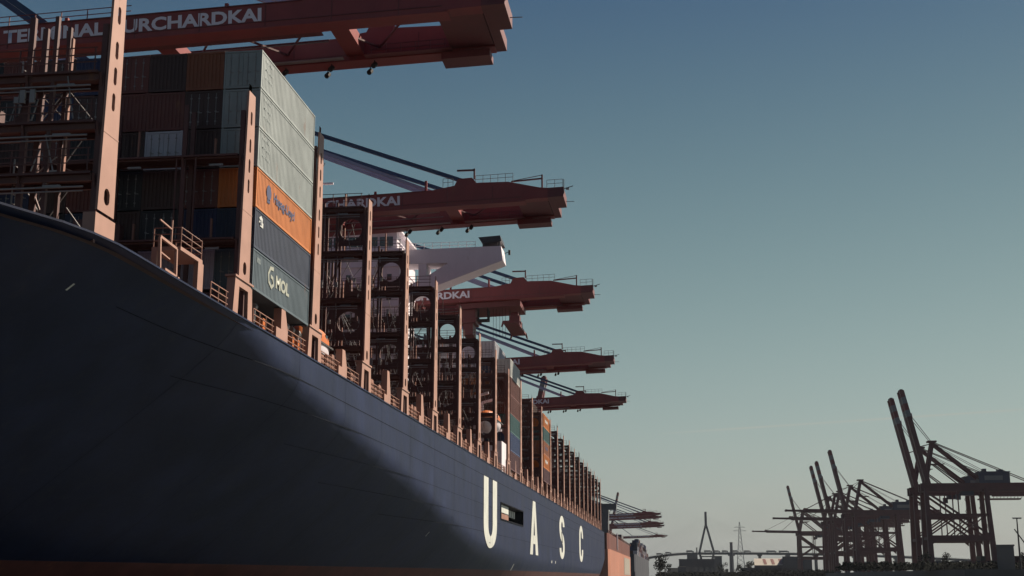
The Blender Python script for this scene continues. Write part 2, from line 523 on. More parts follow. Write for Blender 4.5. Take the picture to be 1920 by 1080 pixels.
# gunwale lip
mb = MB()
for a, b_ in zip(ys, ys[1:]):
    mb.beam((hull_x(a, DK) - 0.02, a, DK + 0.04), (hull_x(b_, DK) - 0.02, b_, DK + 0.04), 0.16, 0.10)
mb.build('gunwale', M['hull'], ship, OFF)
# the letters U A S C, thick white paint on the side
def letter_obj(polys, y0, z0, wy, hz):
    mb = MB()
    for pl in polys:
        n = len(mb.v)
        mb.v += [(0, y0 + u * wy, z0 + v * hz) for u, v in pl]
        mb.f.append(tuple(range(n, n + len(pl))))
    return mb
def arc(cx, cy, rx, ry, a0, a1, n):
    return [(cx + rx * math.cos(R(a0 + (a1 - a0) * i / n)), cy + ry * math.sin(R(a0 + (a1 - a0) * i / n))) for i in range(n + 1)]
def strokes(outer, inner):
    return [[outer[i], outer[i + 1], inner[i + 1], inner[i]] for i in range(len(outer) - 1)]
SW = 0.335
Uo = [(0, 1.0), (0, 0.34)] + arc(0.5, 0.34, 0.5, 0.34, 180, 360, 16)[1:-1] + [(1, 0.34), (1, 1.0)]
Ui = [(SW, 1.0), (SW, 0.34)] + arc(0.5, 0.34, 0.5 - SW, 0.17, 180, 360, 16)[1:-1] + [(1 - SW, 0.34), (1 - SW, 1.0)]
lU = strokes(Uo, Ui)
lA = [[(0.0, 0), (0.32, 0), (0.5, 0.72), (0.5, 1.0), (0.34, 1.0)], [(1.0, 0), (0.66, 1.0), (0.5, 1.0), (0.5, 0.72), (0.68, 0)],
      [(0.385, 0.20), (0.615, 0.20), (0.575, 0.36), (0.425, 0.36)]]
Co = arc(0.5, 0.69, 0.5, 0.31, -8, 180, 14) + arc(0.5, 0.31, 0.5, 0.31, 180, 368, 14)
Ci = arc(0.5, 0.69, 0.5 - SW, 0.155, -8, 180, 14) + arc(0.5, 0.31, 0.5 - SW, 0.155, 180, 368, 14)
lC = strokes(Co, Ci)
So = arc(0.5, 0.735, 0.5, 0.265, 5, 180, 12) + arc(0.5, 0.735, 0.5, 0.33, 180, 262, 6) 
Si = arc(0.5, 0.735, 0.5 - SW, 0.12, 5, 180, 12) + arc(0.5, 0.735, 0.5 - SW, 0.10, 180, 262, 6)
top = strokes(So, Si)
lS = top + [[(1 - u, 1 - v) for u, v in q_][::1] for q_ in top]
lS.append([(0.40, 0.42), (0.66, 0.36), (0.60, 0.58), (0.34, 0.64)])
for nm, pl, yc, wd in (('U', lU, 176.0, 12.6), ('A', lA, 230.3, 13.0), ('S', lS, 286.0, 12.6), ('C', lC, 342.6, 13.2)):
    mb = letter_obj(pl, yc - wd / 2, 3.8, wd, 9.25)
    # lay it on the shell
    mb.v = [(hull_x(y, z) + 0.05, y, z) for _, y, z in mb.v]
    fine = mb.build('hull_letter', M['letter'], ship, OFF, fix=False)
    fine['label'] = 'white hull letter ' + nm
# the mooring opening between U and A
mb = MB()
x0, x1 = DX - 2.6, DX
ya, yb, za, zb = 186.7, 213.4, 8.2, 10.4
mb.quad((x0, ya, za), (x0, yb, za), (x0, yb, zb), (x0, ya, zb))
mb.quad((x1, ya, za), (x1, yb, za), (x0, yb, za), (x0, ya, za))
mb.quad((x1, ya, zb), (x1, yb, zb), (x0, yb, zb), (x0, ya, zb))
mb.quad((x1, ya, za), (x1, ya, zb), (x0, ya, zb), (x0, ya, za))
mb.quad((x1, yb, za), (x1, yb, zb), (x0, yb, zb), (x0, yb, za))
mo = mb.build('mooring_opening', M['dark'], ship, OFF)
mb = MB().box(DX - 0.35, DX - 0.25, 187.3, 197.2, 9.2, 10.3); mb.build('white_shutter', M['letter'], mo)
mb = MB().box(DX - 0.35, DX - 0.25, 187.3, 197.2, 8.3, 9.05); mb.build('red_shutter', M['salmon2'], mo)
for k in range(5):
    MB().box(DX - 1.2, DX - 1.0, 199.0 + 2.6 * k, 200.7 + 2.6 * k, 9.15, 10.2).build('window', M['letter'], mo)
mb = MB().box(DX - 0.1, DX + 0.1, 186.4, 213.7, 10.4, 10.55).box(DX - 0.1, DX + 0.1, 186.4, 213.7, 8.05, 8.2).box(DX - 0.1, DX + 0.1, 186.4, 186.7, 8.2, 10.4).box(DX - 0.1, DX + 0.1, 213.4, 213.7, 8.2, 10.4)
mb.build('opening_frame', M['seam'], mo)
# small white marks and draft marks on the shell
for yy, zz, hh, ww in ((55.2, 12.9, 0.30, 0.16), (140.0, 4.3, 0.45, 0.35), (205.0, 1.0, 1.0, 0.7), (262, 2.7, 0.5, 1.2), (270, 2.7, 0.5, 1.0)):
    xx = hull_x(yy, zz) + 0.03
    mb = MB()
    x2 = hull_x(yy, zz + hh) + 0.03
    mb.quad((xx, yy, zz), (xx, yy + ww, zz), (x2, yy + ww, zz + hh), (x2, yy, zz + hh))
    mb.build('hull_mark', M['letter'], ship, OFF)

# ------------------------------------------------------------------ lashing bridges
def hole_cell(mb, x, y0, y1, z0, z1, hw, hh, depth=0.3, n=12, yc=None, back=True):
    """a plate cell in the plane x with a rounded hole and its recess"""
    yc = (y0 + y1) / 2 if yc is None else yc
    zc = (z0 + z1) / 2
    outer = []; inner = []
    for i in range(n):
        a = 2 * math.pi * (i + 0.5) / n
        c, s_ = math.cos(a), math.sin(a)
        k = min((y1 - yc) / abs(c) if abs(c) > 1e-6 else 1e9, (z1 - zc) / abs(s_) if abs(s_) > 1e-6 else 1e9)
        outer.append((yc + c * k, zc + s_ * k))
        r = min(hw, hh)
        py = c * r + (math.copysign(hw - r, c)); pz = s_ * r + math.copysign(hh - r, s_)
        inner.append((yc + py, zc + pz))
    cor = [(y0, z0), (y1, z0), (y1, z1), (y0, z1)]
    for i in range(n):
        j = (i + 1) % n
        a, b_ = outer[i], outer[j]
        if abs(a[0] - b_[0]) > 1e-6 and abs(a[1] - b_[1]) > 1e-6:
            cc = min(cor, key=lambda p: abs(p[0] - (a[0] + b_[0]) / 2) + abs(p[1] - (a[1] + b_[1]) / 2))
            mb.poly([(x, *a), (x, *cc), (x, *b_), (x, *inner[j]), (x, *inner[i])])
        else:
            mb.quad((x, *a), (x, *b_), (x, *inner[j]), (x, *inner[i]))
        mb.quad((x, *inner[i]), (x, *inner[j]), (x - depth, *inner[j]), (x - depth, *inner[i]))
    if back:
        mb.poly([(x - depth, *p) for p in inner])

def post_mesh(H, zb=2.25, w0=0.95, w1=0.86, w2=0.58, slot0=8.0, bot=0.0):
    """outer pillar of a lashing bridge: outer face at x=0, tapering, oblong slots cut in its upper half"""
    mb = MB()
    def wid(z):
        if z < slot0 - 1.2:
            return w0 + (w1 - w0) * (z - zb) / (slot0 - 1.2 - zb)
        return w1 + (w2 - w1) * (z - slot0 + 1.2) / (H - slot0 + 1.2)
    rows = [(zb, None), (zb + 0.35, 'round'), (zb + 1.25, None)]
    z = slot0
    k = 0
    while z + 0.95 < H - 0.5:
        rows += [(z, 'slot'), (z + 0.95, None)]
        k += 1
        z += 1.28 if k % 3 else 1.75
    rows += [(H, None)]
    D = -0.12
    for (za, kind), (zc, _) in zip(rows, rows[1:]):
        wa, wc = wid(za), wid(zc)
        if kind:
            hw = 0.16 if kind == 'slot' else 0.30
            hh = 0.44 if kind == 'slot' else 0.40
            cw = 0.21 if kind == 'slot' else 0.36
            mb.quad((0, -wa, za), (0, -cw, za), (0, -cw, zc), (0, -wc, zc))
            mb.quad((0, cw, za), (0, wa, za), (0, wc, zc), (0, cw, zc))
            hole_cell(mb, 0, -cw, cw, za, zc, hw, hh, 0.12, back=False)
        else:
            mb.quad((0, -wa, za), (0, wa, za), (0, wc, zc), (0, -wc, zc))
        mb.quad((D, -wa, za), (0, -wa, za), (0, -wc, zc), (D, -wc, zc))
        mb.quad((0, wa, za), (D, wa, za), (D, wc, zc), (0, wc, zc))
    wa = wid(H)
    mb.quad((D, -wa, H), (0, -wa, H), (0, wa, H), (D, wa, H))
    mb.box(D, -0.12, -wa * 0.6, wa * 0.25, H, H + 0.55)          # stub on top
    zj = slot0 - 1.2
    mb.box(D - 0.01, 0.012, -w1 - 0.02, w1 + 0.02, zj, zj + 0.07)  # joint flange
    return mb
def portal_mesh(h=2.25, half=1.75, leg=0.85):
    mb = MB()
    mb.prism([(-half, 0.31), (-half + leg, 0.31), (-half + leg + 0.1, h - 0.45), (-half + 0.25, h), ], 'x', -0.5, 0)
    mb.prism([(half, 0.31), (half - leg, 0.31), (half - leg - 0.1, h - 0.45), (half - 0.25, h)], 'x', -0.5, 0)
    mb.prism([(-half + leg + 0.1, h - 0.45), (half - leg - 0.1, h - 0.45), (half - 0.25, h), (-half + 0.25, h)], 'x', -0.49, -0.005)
    mb.box(-0.6, 0.06, -half + 0.1, half - 0.1, h, h + 0.12)
    return mb
WID = -58.6
def columns():
    xs = [-0.3, -2.7, -3.9, -7.6, -8.7, -12.5, -17.4, -22.3, -23.4]
    full = xs + [WID - x for x in xs] + [-27.4, -31.2]
    return sorted(set(full), reverse=True)
COLS = columns()
def lattice(H, floors, diag_seed=1, slim=False):
    rnd = random.Random(diag_seed)
    mb = MB()
    for i, x in enumerate(COLS):
        if slim and i % 2:
            continue
        w = 0.26 if i % 2 == 0 else 0.18
        for yy in (-0.62, 0.62):
            mb.box(x - w / 2, x + w / 2, yy - 0.10, yy + 0.10, 0, H - (0.0 if i % 3 else 0.5))
    for f in floors:
        for yy in (-0.68, 0.66):
            mb.box(WID, -0.45, yy - 0.07, yy + 0.07, f - (0.22 if slim else 0.40), f - 0.12)
        mb.box(WID, -0.45, -0.95, 0.95, f - 0.11, f)
        # brackets under the floor edge
        for x in COLS[::2]:
            mb.beam((x, -0.9, f - 0.12), (x, -0.65, f - 0.8), 0.10)
    fl = [0] + floors
    for a, b_ in zip(fl, fl[1:]):
        for i in range(1, len(COLS) - 1, 1):
            if rnd.random() < (0.0 if slim else 0.34):
                xa, xb = COLS[i], COLS[i + 1]
                if rnd.random() < 0.5: xa, xb = xb, xa
                mb.beam((xa, 0.62, a + 0.1), (xb, 0.62, b_ - 0.5), 0.10)
            r = rnd.random()
            if r < 0.16:                                        # lashing gear boxes and pipes on the floors
                x = (COLS[i] + COLS[i + 1]) / 2
                mb.box(x - 0.3, x + 0.3, -0.3, 0.3, a + 0.02, a + 0.9 + rnd.random())
            elif r < 0.32:
                x = COLS[i] - 0.4
                mb.tube((x, -0.8, a), (x, -0.8, b_), 0.06, 5)
    return mb
def ring_panel(x0, x1, z0, z1, r, y=-0.52):
    """a plate between two columns with a big round hole"""
    mb = MB()
    n = 20
    xc, zc = (x0 + x1) / 2, (z0 + z1) / 2
    out = []; inn = []
    for i in range(n):
        a = 2 * math.pi * (i + 0.5) / n
        c, s_ = math.cos(a), math.sin(a)
        k = min(((x1 - x0) / 2) / abs(c), ((z1 - z0) / 2) / abs(s_))
        out.append((xc + c * k, zc + s_ * k)); inn.append((xc + c * r, zc + s_ * r))
    cor = [(x0, z0), (x1, z0), (x1, z1), (x0, z1)]
    for yy in (y, y + 0.14):
        for i in range(n):
            j = (i + 1) % n
            a, b_ = out[i], out[j]
            if abs(a[0] - b_[0]) > 1e-6 and abs(a[1] - b_[1]) > 1e-6:
                cc = min(cor, key=lambda p: abs(p[0] - a[0]) + abs(p[1] - a[1]) + abs(p[0] - b_[0]) + abs(p[1] - b_[1]))
                mb.poly([(a[0], yy, a[1]), (cc[0], yy, cc[1]), (b_[0], yy, b_[1]), (inn[j][0], yy, inn[j][1]), (inn[i][0], yy, inn[i][1])])
            else:
                mb.quad((a[0], yy, a[1]), (b_[0], yy, b_[1]), (inn[j][0], yy, inn[j][1]), (inn[i][0], yy, inn[i][1]))
    for i in range(n):
        j = (i + 1) % n
        mb.quad((inn[i][0], y, inn[i][1]), (inn[j][0], y, inn[j][1]), (inn[j][0], y + 0.14, inn[j][1]), (inn[i][0], y + 0.14, inn[i][1]))
    return mb
def floor_rail(f, y=-0.93):
    mb = MB()
    x = -0.6
    while x > WID + 0.5:
        mb.box(x - 0.025, x + 0.025, y - 0.025, y + 0.025, f, f + 1.1)
        x -= 1.22
    for h in (0.4, 0.75, 1.1):
        mb.box(WID + 0.5, -0.5, y - 0.022, y + 0.022, f + h - 0.022, f + h + 0.022)
    return mb
def ladder(x, z0, z1, y=0.2):
    mb = MB()
    for s_ in (-0.22, 0.22):
        mb.box(x - 0.03, x + 0.03, y + s_ - 0.03, y + s_ + 0.03, z0, z1)
    z = z0 + 0.3
    while z < z1:
        mb.box(x - 0.02, x + 0.02, y - 0.2, y + 0.2, z - 0.02, z + 0.02); z += 0.45
    return mb

def lashing_bridge(Y, H, Hpost, floors, rings, seed, portal=True, slot0=8.0, postkw={}, slim=False):
    loc = Vector((DX - 0.04 - (0.20 if Y < 60 else 0), Y, DK - 0.3)) - SHIP0
    lb = lattice(H, floors, seed, slim).build('lashing_bridge', M['shaded_red'], ship, loc)
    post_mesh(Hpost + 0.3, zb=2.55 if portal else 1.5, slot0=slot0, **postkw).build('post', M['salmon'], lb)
    (portal_mesh(2.55) if portal else MB().prism([(-1.0, 0.31), (1.05, 0.31), (1.05, 1.35), (-1.0, 1.35)], 'x', -0.6, 0.0)).build('portal_frame', M['salmon'], lb)
    for f in ([] if slim else floors):
        floor_rail(f).build('handrail', M['shaded_red'], lb)
    for (x0, x1, z0, z1, r) in rings:
        ring_panel(x0, x1, z0, z1, r).build('ring_panel', M['shaded_red'], lb)
    for i, f in enumerate(floors):
        x = -4.6 - 9.0 * (i % 2)
        ladder(x, f - (floors[i - 1] if i else 0) and (floors[i - 1] if i else 0.1), f + 1.0).build('ladder', M['galv'], lb)
    rnd = random.Random(seed + 50)
    gear = MB()
    fl = [0.2] + list(floors)
    for a, b_ in zip(fl, fl[1:]):
        x = -1.2
        while x > -30:
            dx_ = rnd.choice((-1, 1)) * rnd.uniform(0.6, 1.9)
            gear.beam((x, 0.85, a + rnd.uniform(0.1, 0.6)), (x + dx_, 0.95, b_ - rnd.uniform(0.2, 1.2)), 0.045)
            if rnd.random() < 0.5:
                gear.beam((x - 0.3, -0.85, a + 0.1), (x - 0.3 + dx_ * 0.3, -0.8, a + rnd.uniform(1.0, 2.6)), 0.05)
            x -= rnd.uniform(0.7, 1.7)
        gear.tube((-0.7, -0.98, b_ - 0.75), (-30, -0.98, b_ - 0.75), 0.05, 5).tube((-0.7, -0.98, b_ - 0.95), (-30, -0.98, b_ - 0.95), 0.035, 5)
        for _ in range(9):
            x = -1.0 - rnd.random() * 26
            gear.box(x - 0.12, x + 0.12, -1.04, -0.9, a + 0.9, a + 0.9 + rnd.uniform(0.2, 0.7))
    if not slim:
        gear.build('lashing_gear', M['galv'], lb)
    for f in floors:
        for k in range(5):
            x = -1.5 - 4.9 * k - rnd.random()
            MB().box(x - 0.42, x + 0.42, -0.90, -0.78, f - 0.72, f - 0.60).build('lamp', M['galv'], lb)
        for k in range(7):
            x = COLS[min(k * 2 + 1, len(COLS) - 1)] + 0.5
            z = f + 0.15
            MB().box(x - 0.05, x + 0.05, -0.10, 0.08, z, z + 0.9 + 1.2 * rnd.random()).build('lashing_rod', M['salmon2'], lb)
    return lb
D0 = DK - 0.3
std_floors = [18.65 - D0, 22.7 - D0, 26.75 - D0, 30.6 - D0]
std_rings = [(-2.58, -0.46, 27.3 - D0, 30.0 - D0, 0.95), (-2.58, -0.46, 19.2 - D0, 22.1 - D0, 0.95), (-7.5, -4.02, 23.2 - D0, 26.1 - D0, 1.3)]
# the nearest one is lower inside but its pillar goes on up
fa = [17.9 - D0, 20.35 - D0, 22.75 - D0]
lbA = lashing_bridge(54.0, 25.6 - D0, 27.2 - D0, fa, [(-5.9, -4.1, 20.45 - D0, 22.2 - D0, 0.82)], 3, portal=False, slot0=6.4, postkw=dict(w0=0.86, w1=0.78, w2=0.62))
lbB = lashing_bridge(72.6, 28.2 - D0, 28.7 - D0, [19.7 - D0, 24.9 - D0], [], 5, slim=True)
proto = lashing_bridge(88.2, 31.2 - D0, 31.5 - D0, std_floors, std_rings, 11)
proto2 = lashing_bridge(103.8, 31.0 - D0, 31.0 - D0, std_floors, std_rings[:2], 12)
LB_Y = [119.4, 134.9, 150.7, 166.3, 181.8, 196.0, 211.9, 229.0, 245.4, 262.6] + [278.2 + 15.55 * k for k in range(11)]
for k, Y in enumerate(LB_Y):
    src = proto if k % 2 == 0 else proto2
    copy_tree(src, Vector((DX - 0.04, Y, DK - 0.3)) - SHIP0, ship)

# hatch coamings under the stacks
for Y in (77.5, 93.0, 108.8, 124.2, 139.8, 155.5, 171.0, 201.0, 217.5, 234.5, 250.5) + tuple(268 + 15.55 * k for k in range(11)):
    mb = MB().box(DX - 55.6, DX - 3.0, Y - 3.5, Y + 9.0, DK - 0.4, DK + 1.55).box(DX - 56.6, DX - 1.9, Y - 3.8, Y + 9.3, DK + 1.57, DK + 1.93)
    mb.build('hatch_cover', M['shaded_red'], ship, OFF)
# pedestals carrying the outer stack, and stanchions between the bridges
def pedestal(Y, h=2.35):
    MB().prism([(Y - 1.1, DK + 0.01), (Y + 1.4, DK + 0.01), (Y + 1.4, DK + 0.9), (Y + 0.7, DK + h), (Y - 0.1, DK + h), (Y - 0.1, DK + 0.8), (Y - 1.1, DK + 0.8)], 'x', DX - 0.55, DX - 0.02).build('container_pedestal', M['salmon'], ship, OFF)
for Y in [80.2, 95.9, 111.6, 127.2, 142.8, 158.6, 174.1, 204.0, 220.5, 237.3, 254] + [270 + 15.55 * k for k in range(11)]:
    pedestal(Y, 2.2 if Y < 100 else 3.0)
# rails and bulwark brackets along the deck edge
rnd = random.Random(4)
bays = [(67.5, 70.3), (74.9, 79.0), (81.9, 86.2)] + [(a + 2.1, b_ - 2.1) for a, b_ in zip([88.2, 103.8] + LB_Y[:-1], [103.8] + LB_Y)]
for a, b_ in bays:
    mb = MB()
    y = a
    while y <= b_:
        mb.box(DX - 0.20, DX - 0.15, y - 0.025, y + 0.025, DK, DK + 1.12)
        y += 1.25
    for h in (0.4, 0.76, 1.12):
        mb.box(DX - 0.20, DX - 0.15, a, b_, DK + h - 0.025, DK + h + 0.025)
    mb.build('handrail', M['salmon2'], ship, OFF)
    if a > 88:
        for y in (a + 0.4, a + 1.9, a + 3.3, b_ - 2.2):
            hh = 0.9 + 0.7 * rnd.random()
            ww = 0.7 + 0.5 * rnd.random()
            MB().prism([(y, DK), (y + ww, DK), (y + ww, DK + hh * 0.75), (y + ww * 0.8, DK + hh), (y, DK + hh)], 'x', DX - 0.5, DX - 0.25).build('bulwark_bracket', M['salmon2'], ship, OFF)
            if rnd.random() < 0.6:
                x = DX - 0.9 - rnd.random()
                MB().tube((x, y + 0.8, DK), (x, y + 0.8, DK + 1.2 + rnd.random()), 0.16, 8).build('vent_pipe', M['salmon2'], ship, OFF)
# deck gear by the rail near the two nearest pillars
for (y, z, r) in ((76.6, 15.0, 0.2), (83.2, 15.0, 0.25), (84.6, 15.0, 0.22), (86.0, 15, 0.25)):
    MB().tube((DX - 0.7, y, z), (DX - 0.7, y, z + 1.5), r * 0.5, 8).tube((DX - 0.7, y - r, z + 1.5), (DX - 0.7, y + r, z + 1.5), r, 8).build('air_vent', M['galv'], ship, OFF)
for y in (77.6, 84.0, 85.3):
    MB().box(DX - 0.8, DX - 0.35, y - 0.25, y + 0.25, DK, DK + 1.0).build('fire_box', M['orange'], ship, OFF)
# mooring platform with rails ahead of the second pillar
mb = MB()
mb.box(DX - 1.9, DX - 0.3, 63.2, 66.4, 16.75, 16.95)
mb.box(DX - 0.55, DX - 0.3, 65.8, 66.6, DK + 0.01, 16.75)
mb.box(DX - 1.9, DX - 1.6, 63.2, 63.5, DK - 0.3, 16.75)
mb.box(DX - 0.55, DX - 0.35, 63.2, 63.4, DK + 0.01, 15.3)
mo = mb.build('mooring_platform', M['salmon'], ship, OFF)
mb = MB()
for (x, y) in ((DX - 0.35, 63.3), (DX - 0.35, 64.8), (DX - 0.35, 66.3), (DX - 1.85, 63.3), (DX - 1.85, 66.3)):
    mb.tube((x, y, 16.95), (x, y, 18.0), 0.035, 5)
for h in (17.3, 17.65, 18.0):
    mb.tube((DX - 0.35, 63.3, h), (DX - 0.35, 66.3, h), 0.03, 5).tube((DX - 1.85, 63.3, h), (DX - 0.35, 63.3, h), 0.03, 5).tube((DX - 1.85, 66.3, h), (DX - 0.35, 66.3, h), 0.03, 5)
mb.build('handrail', M['salmon2'], mo)
mb = MB()
mb.beam((DX - 0.3, 60.6, DK + 0.01), (DX - 0.3, 60.4, 16.7), 0.14).beam((DX - 0.3, 60.4, 16.75), (DX - 0.3, 62.6, 16.65), 0.13).beam((DX - 0.3, 62.6, 16.65), (DX - 0.3, 62.7, 15.2), 0.14).beam((DX - 0.3, 62.7, 15.2), (DX - 0.3, 61.2, 15.25), 0.12)
mb.beam((DX - 0.3, 61.9, 16.7), (DX - 0.3, 61.9, 18.0), 0.07).beam((DX - 0.3, 60.4, 16.0), (DX - 0.3, 61.8, 15.9), 0.07).beam((DX - 0.3, 60.3, 17.6), (DX - 0.3, 61.9, 17.5), 0.07)
mb.build('roller_frame', M['salmon'], ship, OFF)

# ------------------------------------------------------------------ deckhouse with its bridge wings
HX0, HX1 = -40.0, 2 * XC + 40.0
mb = MB().box(HX1, HX0, 183.6, 195.0, DK - 0.35, 47.4).box(HX1 - 0.4, HX0 + 0.4, 183.2, 195.4, 47.4, 47.75).box(HX1 + 0.6, HX0 - 0.6, 184.0, 194.6, 47.75, 50.4).box(HX1 - 0.1, HX0 + 0.1, 183.4, 195.2, 50.4, 50.7)
for z in range(18, 46, 3):
    mb.box(HX1 - 0.1, HX0 + 0.1, 183.4, 195.2, z, z + 0.14)
house = mb.build('deckhouse', M['white'], ship, OFF)
x = HX0 - 1.2
while x > HX1 + 2.6:
    wf = MB().box(x - 2.0, x, 183.92, 184.04, 48.3, 49.75).build('window', M['glass'], house)
    x -= 2.35
for z in range(19, 46, 3):
    x = HX0 - 1.2
    while x > HX1 + 2:
        MB().box(x - 0.7, x, 183.52, 183.64, z, z + 0.9).build('window', M['glass'], house)
        x -= 3.1
def wing(sgn):
    f = (lambda x: x) if sgn > 0 else (lambda x: 2 * XC - x)
    mb = MB()
    def P(pts, a, b_):
        mb.prism([(f(x), z) for x, z in pts], 'y', a, b_)
    P([(-40.0, 46.0), (-33.2, 46.0), (-32.9, 43.27), (-24.9, 46.15), (-25.2, 48.38), (-40.0, 48.18)], 186.2, 190.0)    # top box with the deep outer end
    P([(-40.0, 40.72), (-32.92, 43.26), (-33.22, 45.98), (-36.5, 43.95), (-40.0, 42.3)], 186.21, 189.99)                 # brace below
    P([(-37.7, 43.3), (-36.5, 43.9), (-36.5, 45.99), (-37.7, 45.99)], 186.25, 189.95)
    return mb
for s_ in (1, -1):
    wo_ = wing(s_).build('bridge_wing', M['white'], house)
    fx = (lambda x: x) if s_ > 0 else (lambda x: 2 * XC - x)
    mb = MB()
    mb.prism([(fx(-28.6), 49.75), (fx(-25.3), 49.95), (fx(-25.1), 49.05), (fx(-28.0), 48.85)], 'y', 186.0, 190.4)
    mb.box(min(fx(-28.0), fx(-27.8)), max(fx(-28.0), fx(-27.8)), 186.4, 186.6, 48.2, 48.9).box(min(fx(-25.6), fx(-25.4)), max(fx(-25.6), fx(-25.4)), 186.4, 186.6, 48.2, 49.1)
    mb.build('wing_canopy', M['panel'], wo_)
    mb = MB()
    xx = -39.5
    while xx < -29:
        mb.box(fx(xx) - 0.03, fx(xx) + 0.03, 186.25, 186.31, 48.2, 49.2); xx += 1.3
    for h in (48.7, 49.2):
        mb.beam((fx(-39.9), 186.28, h), (fx(-29), 186.28, h), 0.05)
    mb.build('handrail', M['white'], wo_)
    MB().beam((fx(-24.9), 188, 47.6), (fx(-24.2), 188, 47.9), 0.08).box(min(fx(-24.3), fx(-24.0)), max(fx(-24.3), fx(-24.0)), 187.8, 188.2, 47.4, 48.1).build('side_light', M['dark'], wo_)
# mast and radar on the roof, braces and funnel-like vents
mb = MB().beam((-54.5, 189, 50.6), (-54.5, 189, 62), 0.9).beam((-58, 189, 57), (-51, 189, 57), 0.3).beam((-57, 189, 60), (-52, 189, 60), 0.3)
mb.build('radar_mast', M['white'], house)
mb = MB().beam((-42.4, 184.5, 50.6), (-39.8, 184.5, 48.2), 0.22).beam((-42.4, 186.5, 50.6), (-39.8, 186.5, 48.2), 0.22).beam((-43.6, 184.5, 52.2), (-42.4, 184.5, 50.6), 0.2)
mb.build('stair', M['white'], house)
mb = MB().box(-47, -43.5, 185, 190, 50.7, 52.4).box(-53, -49, 185, 190, 50.7, 52.0)
mb.build('roof_locker', M['salmon2'], house)
# white side bulkhead by the rail
MB().box(DX - 2.2, DX - 0.3, 189.8, 194.8, DK - 0.2, 19.6).box(DX - 2.2, DX - 0.3, 196.9, 202.0, DK - 0.2, 18.9).box(DX - 2.2, DX - 0.6, 194.8, 196.9, DK - 0.2, 18.6).build('side_bulkhead', M['white'], ship, OFF)

# ------------------------------------------------------------------ boats on the ship
def boat(loc, L, w, h, label, canopy=True, seed=0):
    o = empty('lifeboat', loc, label, 'lifeboat')
    n, m = 14, 12
    def shell(z0, z1, dome):
        mb = MB()
        for i in range(n + 1):
            u = -1 + 2 * i / n
            k = (1 - abs(u) ** 2.6) ** 0.6
            for j in range(m + 1):
                a = math.pi * j / m
                if dome:
                    mb.v.append((math.cos(a) * w / 2 * k, u * L / 2, z0 + (z1 - z0) * math.sin(a) ** 0.7 * k ** 0.6))
                else:
                    mb.v.append((math.cos(a) * w / 2 * k, u * L / 2, z1 - (z1 - z0) * math.sin(a) ** 0.8 * (0.35 + 0.65 * k)))
        for i in range(n):
            for j in range(m):
                a = i * (m + 1) + j
                mb.f.append((a, a + 1, a + m + 2, a + m + 1))
        return mb
    shell(0, h * 0.5, False).build('boat_hull', M['white'], o, smooth=True)
    shell(h * 0.5, h, True).build('canopy', M['orange'], o, smooth=True)
    MB().box(-w / 2 - 0.06, w / 2 + 0.06, -L * 0.33, L * 0.33, h * 0.48, h * 0.53).build('fender', M['dark'], o)
    for y in (-L * 0.2, L * 0.05):
        MB().box(w / 2 - 0.35, w / 2 - 0.05, y, y + 0.5, h * 0.62, h * 0.78).build('window', M['glass'], o)
    return o
boat((DX - 2.0, 188.5, 20.6), 9.5, 3.2, 3.2, 'orange lifeboat with pale hull hanging beside the white deckhouse')
mb = MB()
for y in (185.0, 192.0):
    mb.beam((DX - 3.6, y, 14.6), (DX - 3.6, y, 25.6), 0.4).beam((DX - 3.6, y, 25.6), (DX - 1.6, y, 26.1), 0.35).beam((DX - 3.6, y, 21.4), (DX - 0.6, y, 21.4), 0.3)
mb.build('davit', M['white'], ship, OFF)
boat((DX - 2.0, 93.6, 15.6), 6.6, 2.4, 2.9, 'small bright orange rescue boat on deck behind the third pillar')
MB().box(DX - 3.0, DX - 1.0, 91.5, 92.0, 14.6, 15.8).box(DX - 3.0, DX - 1.0, 95.2, 95.7, 14.6, 15.8).build('boat_cradle', M['salmon2'], ship, OFF)

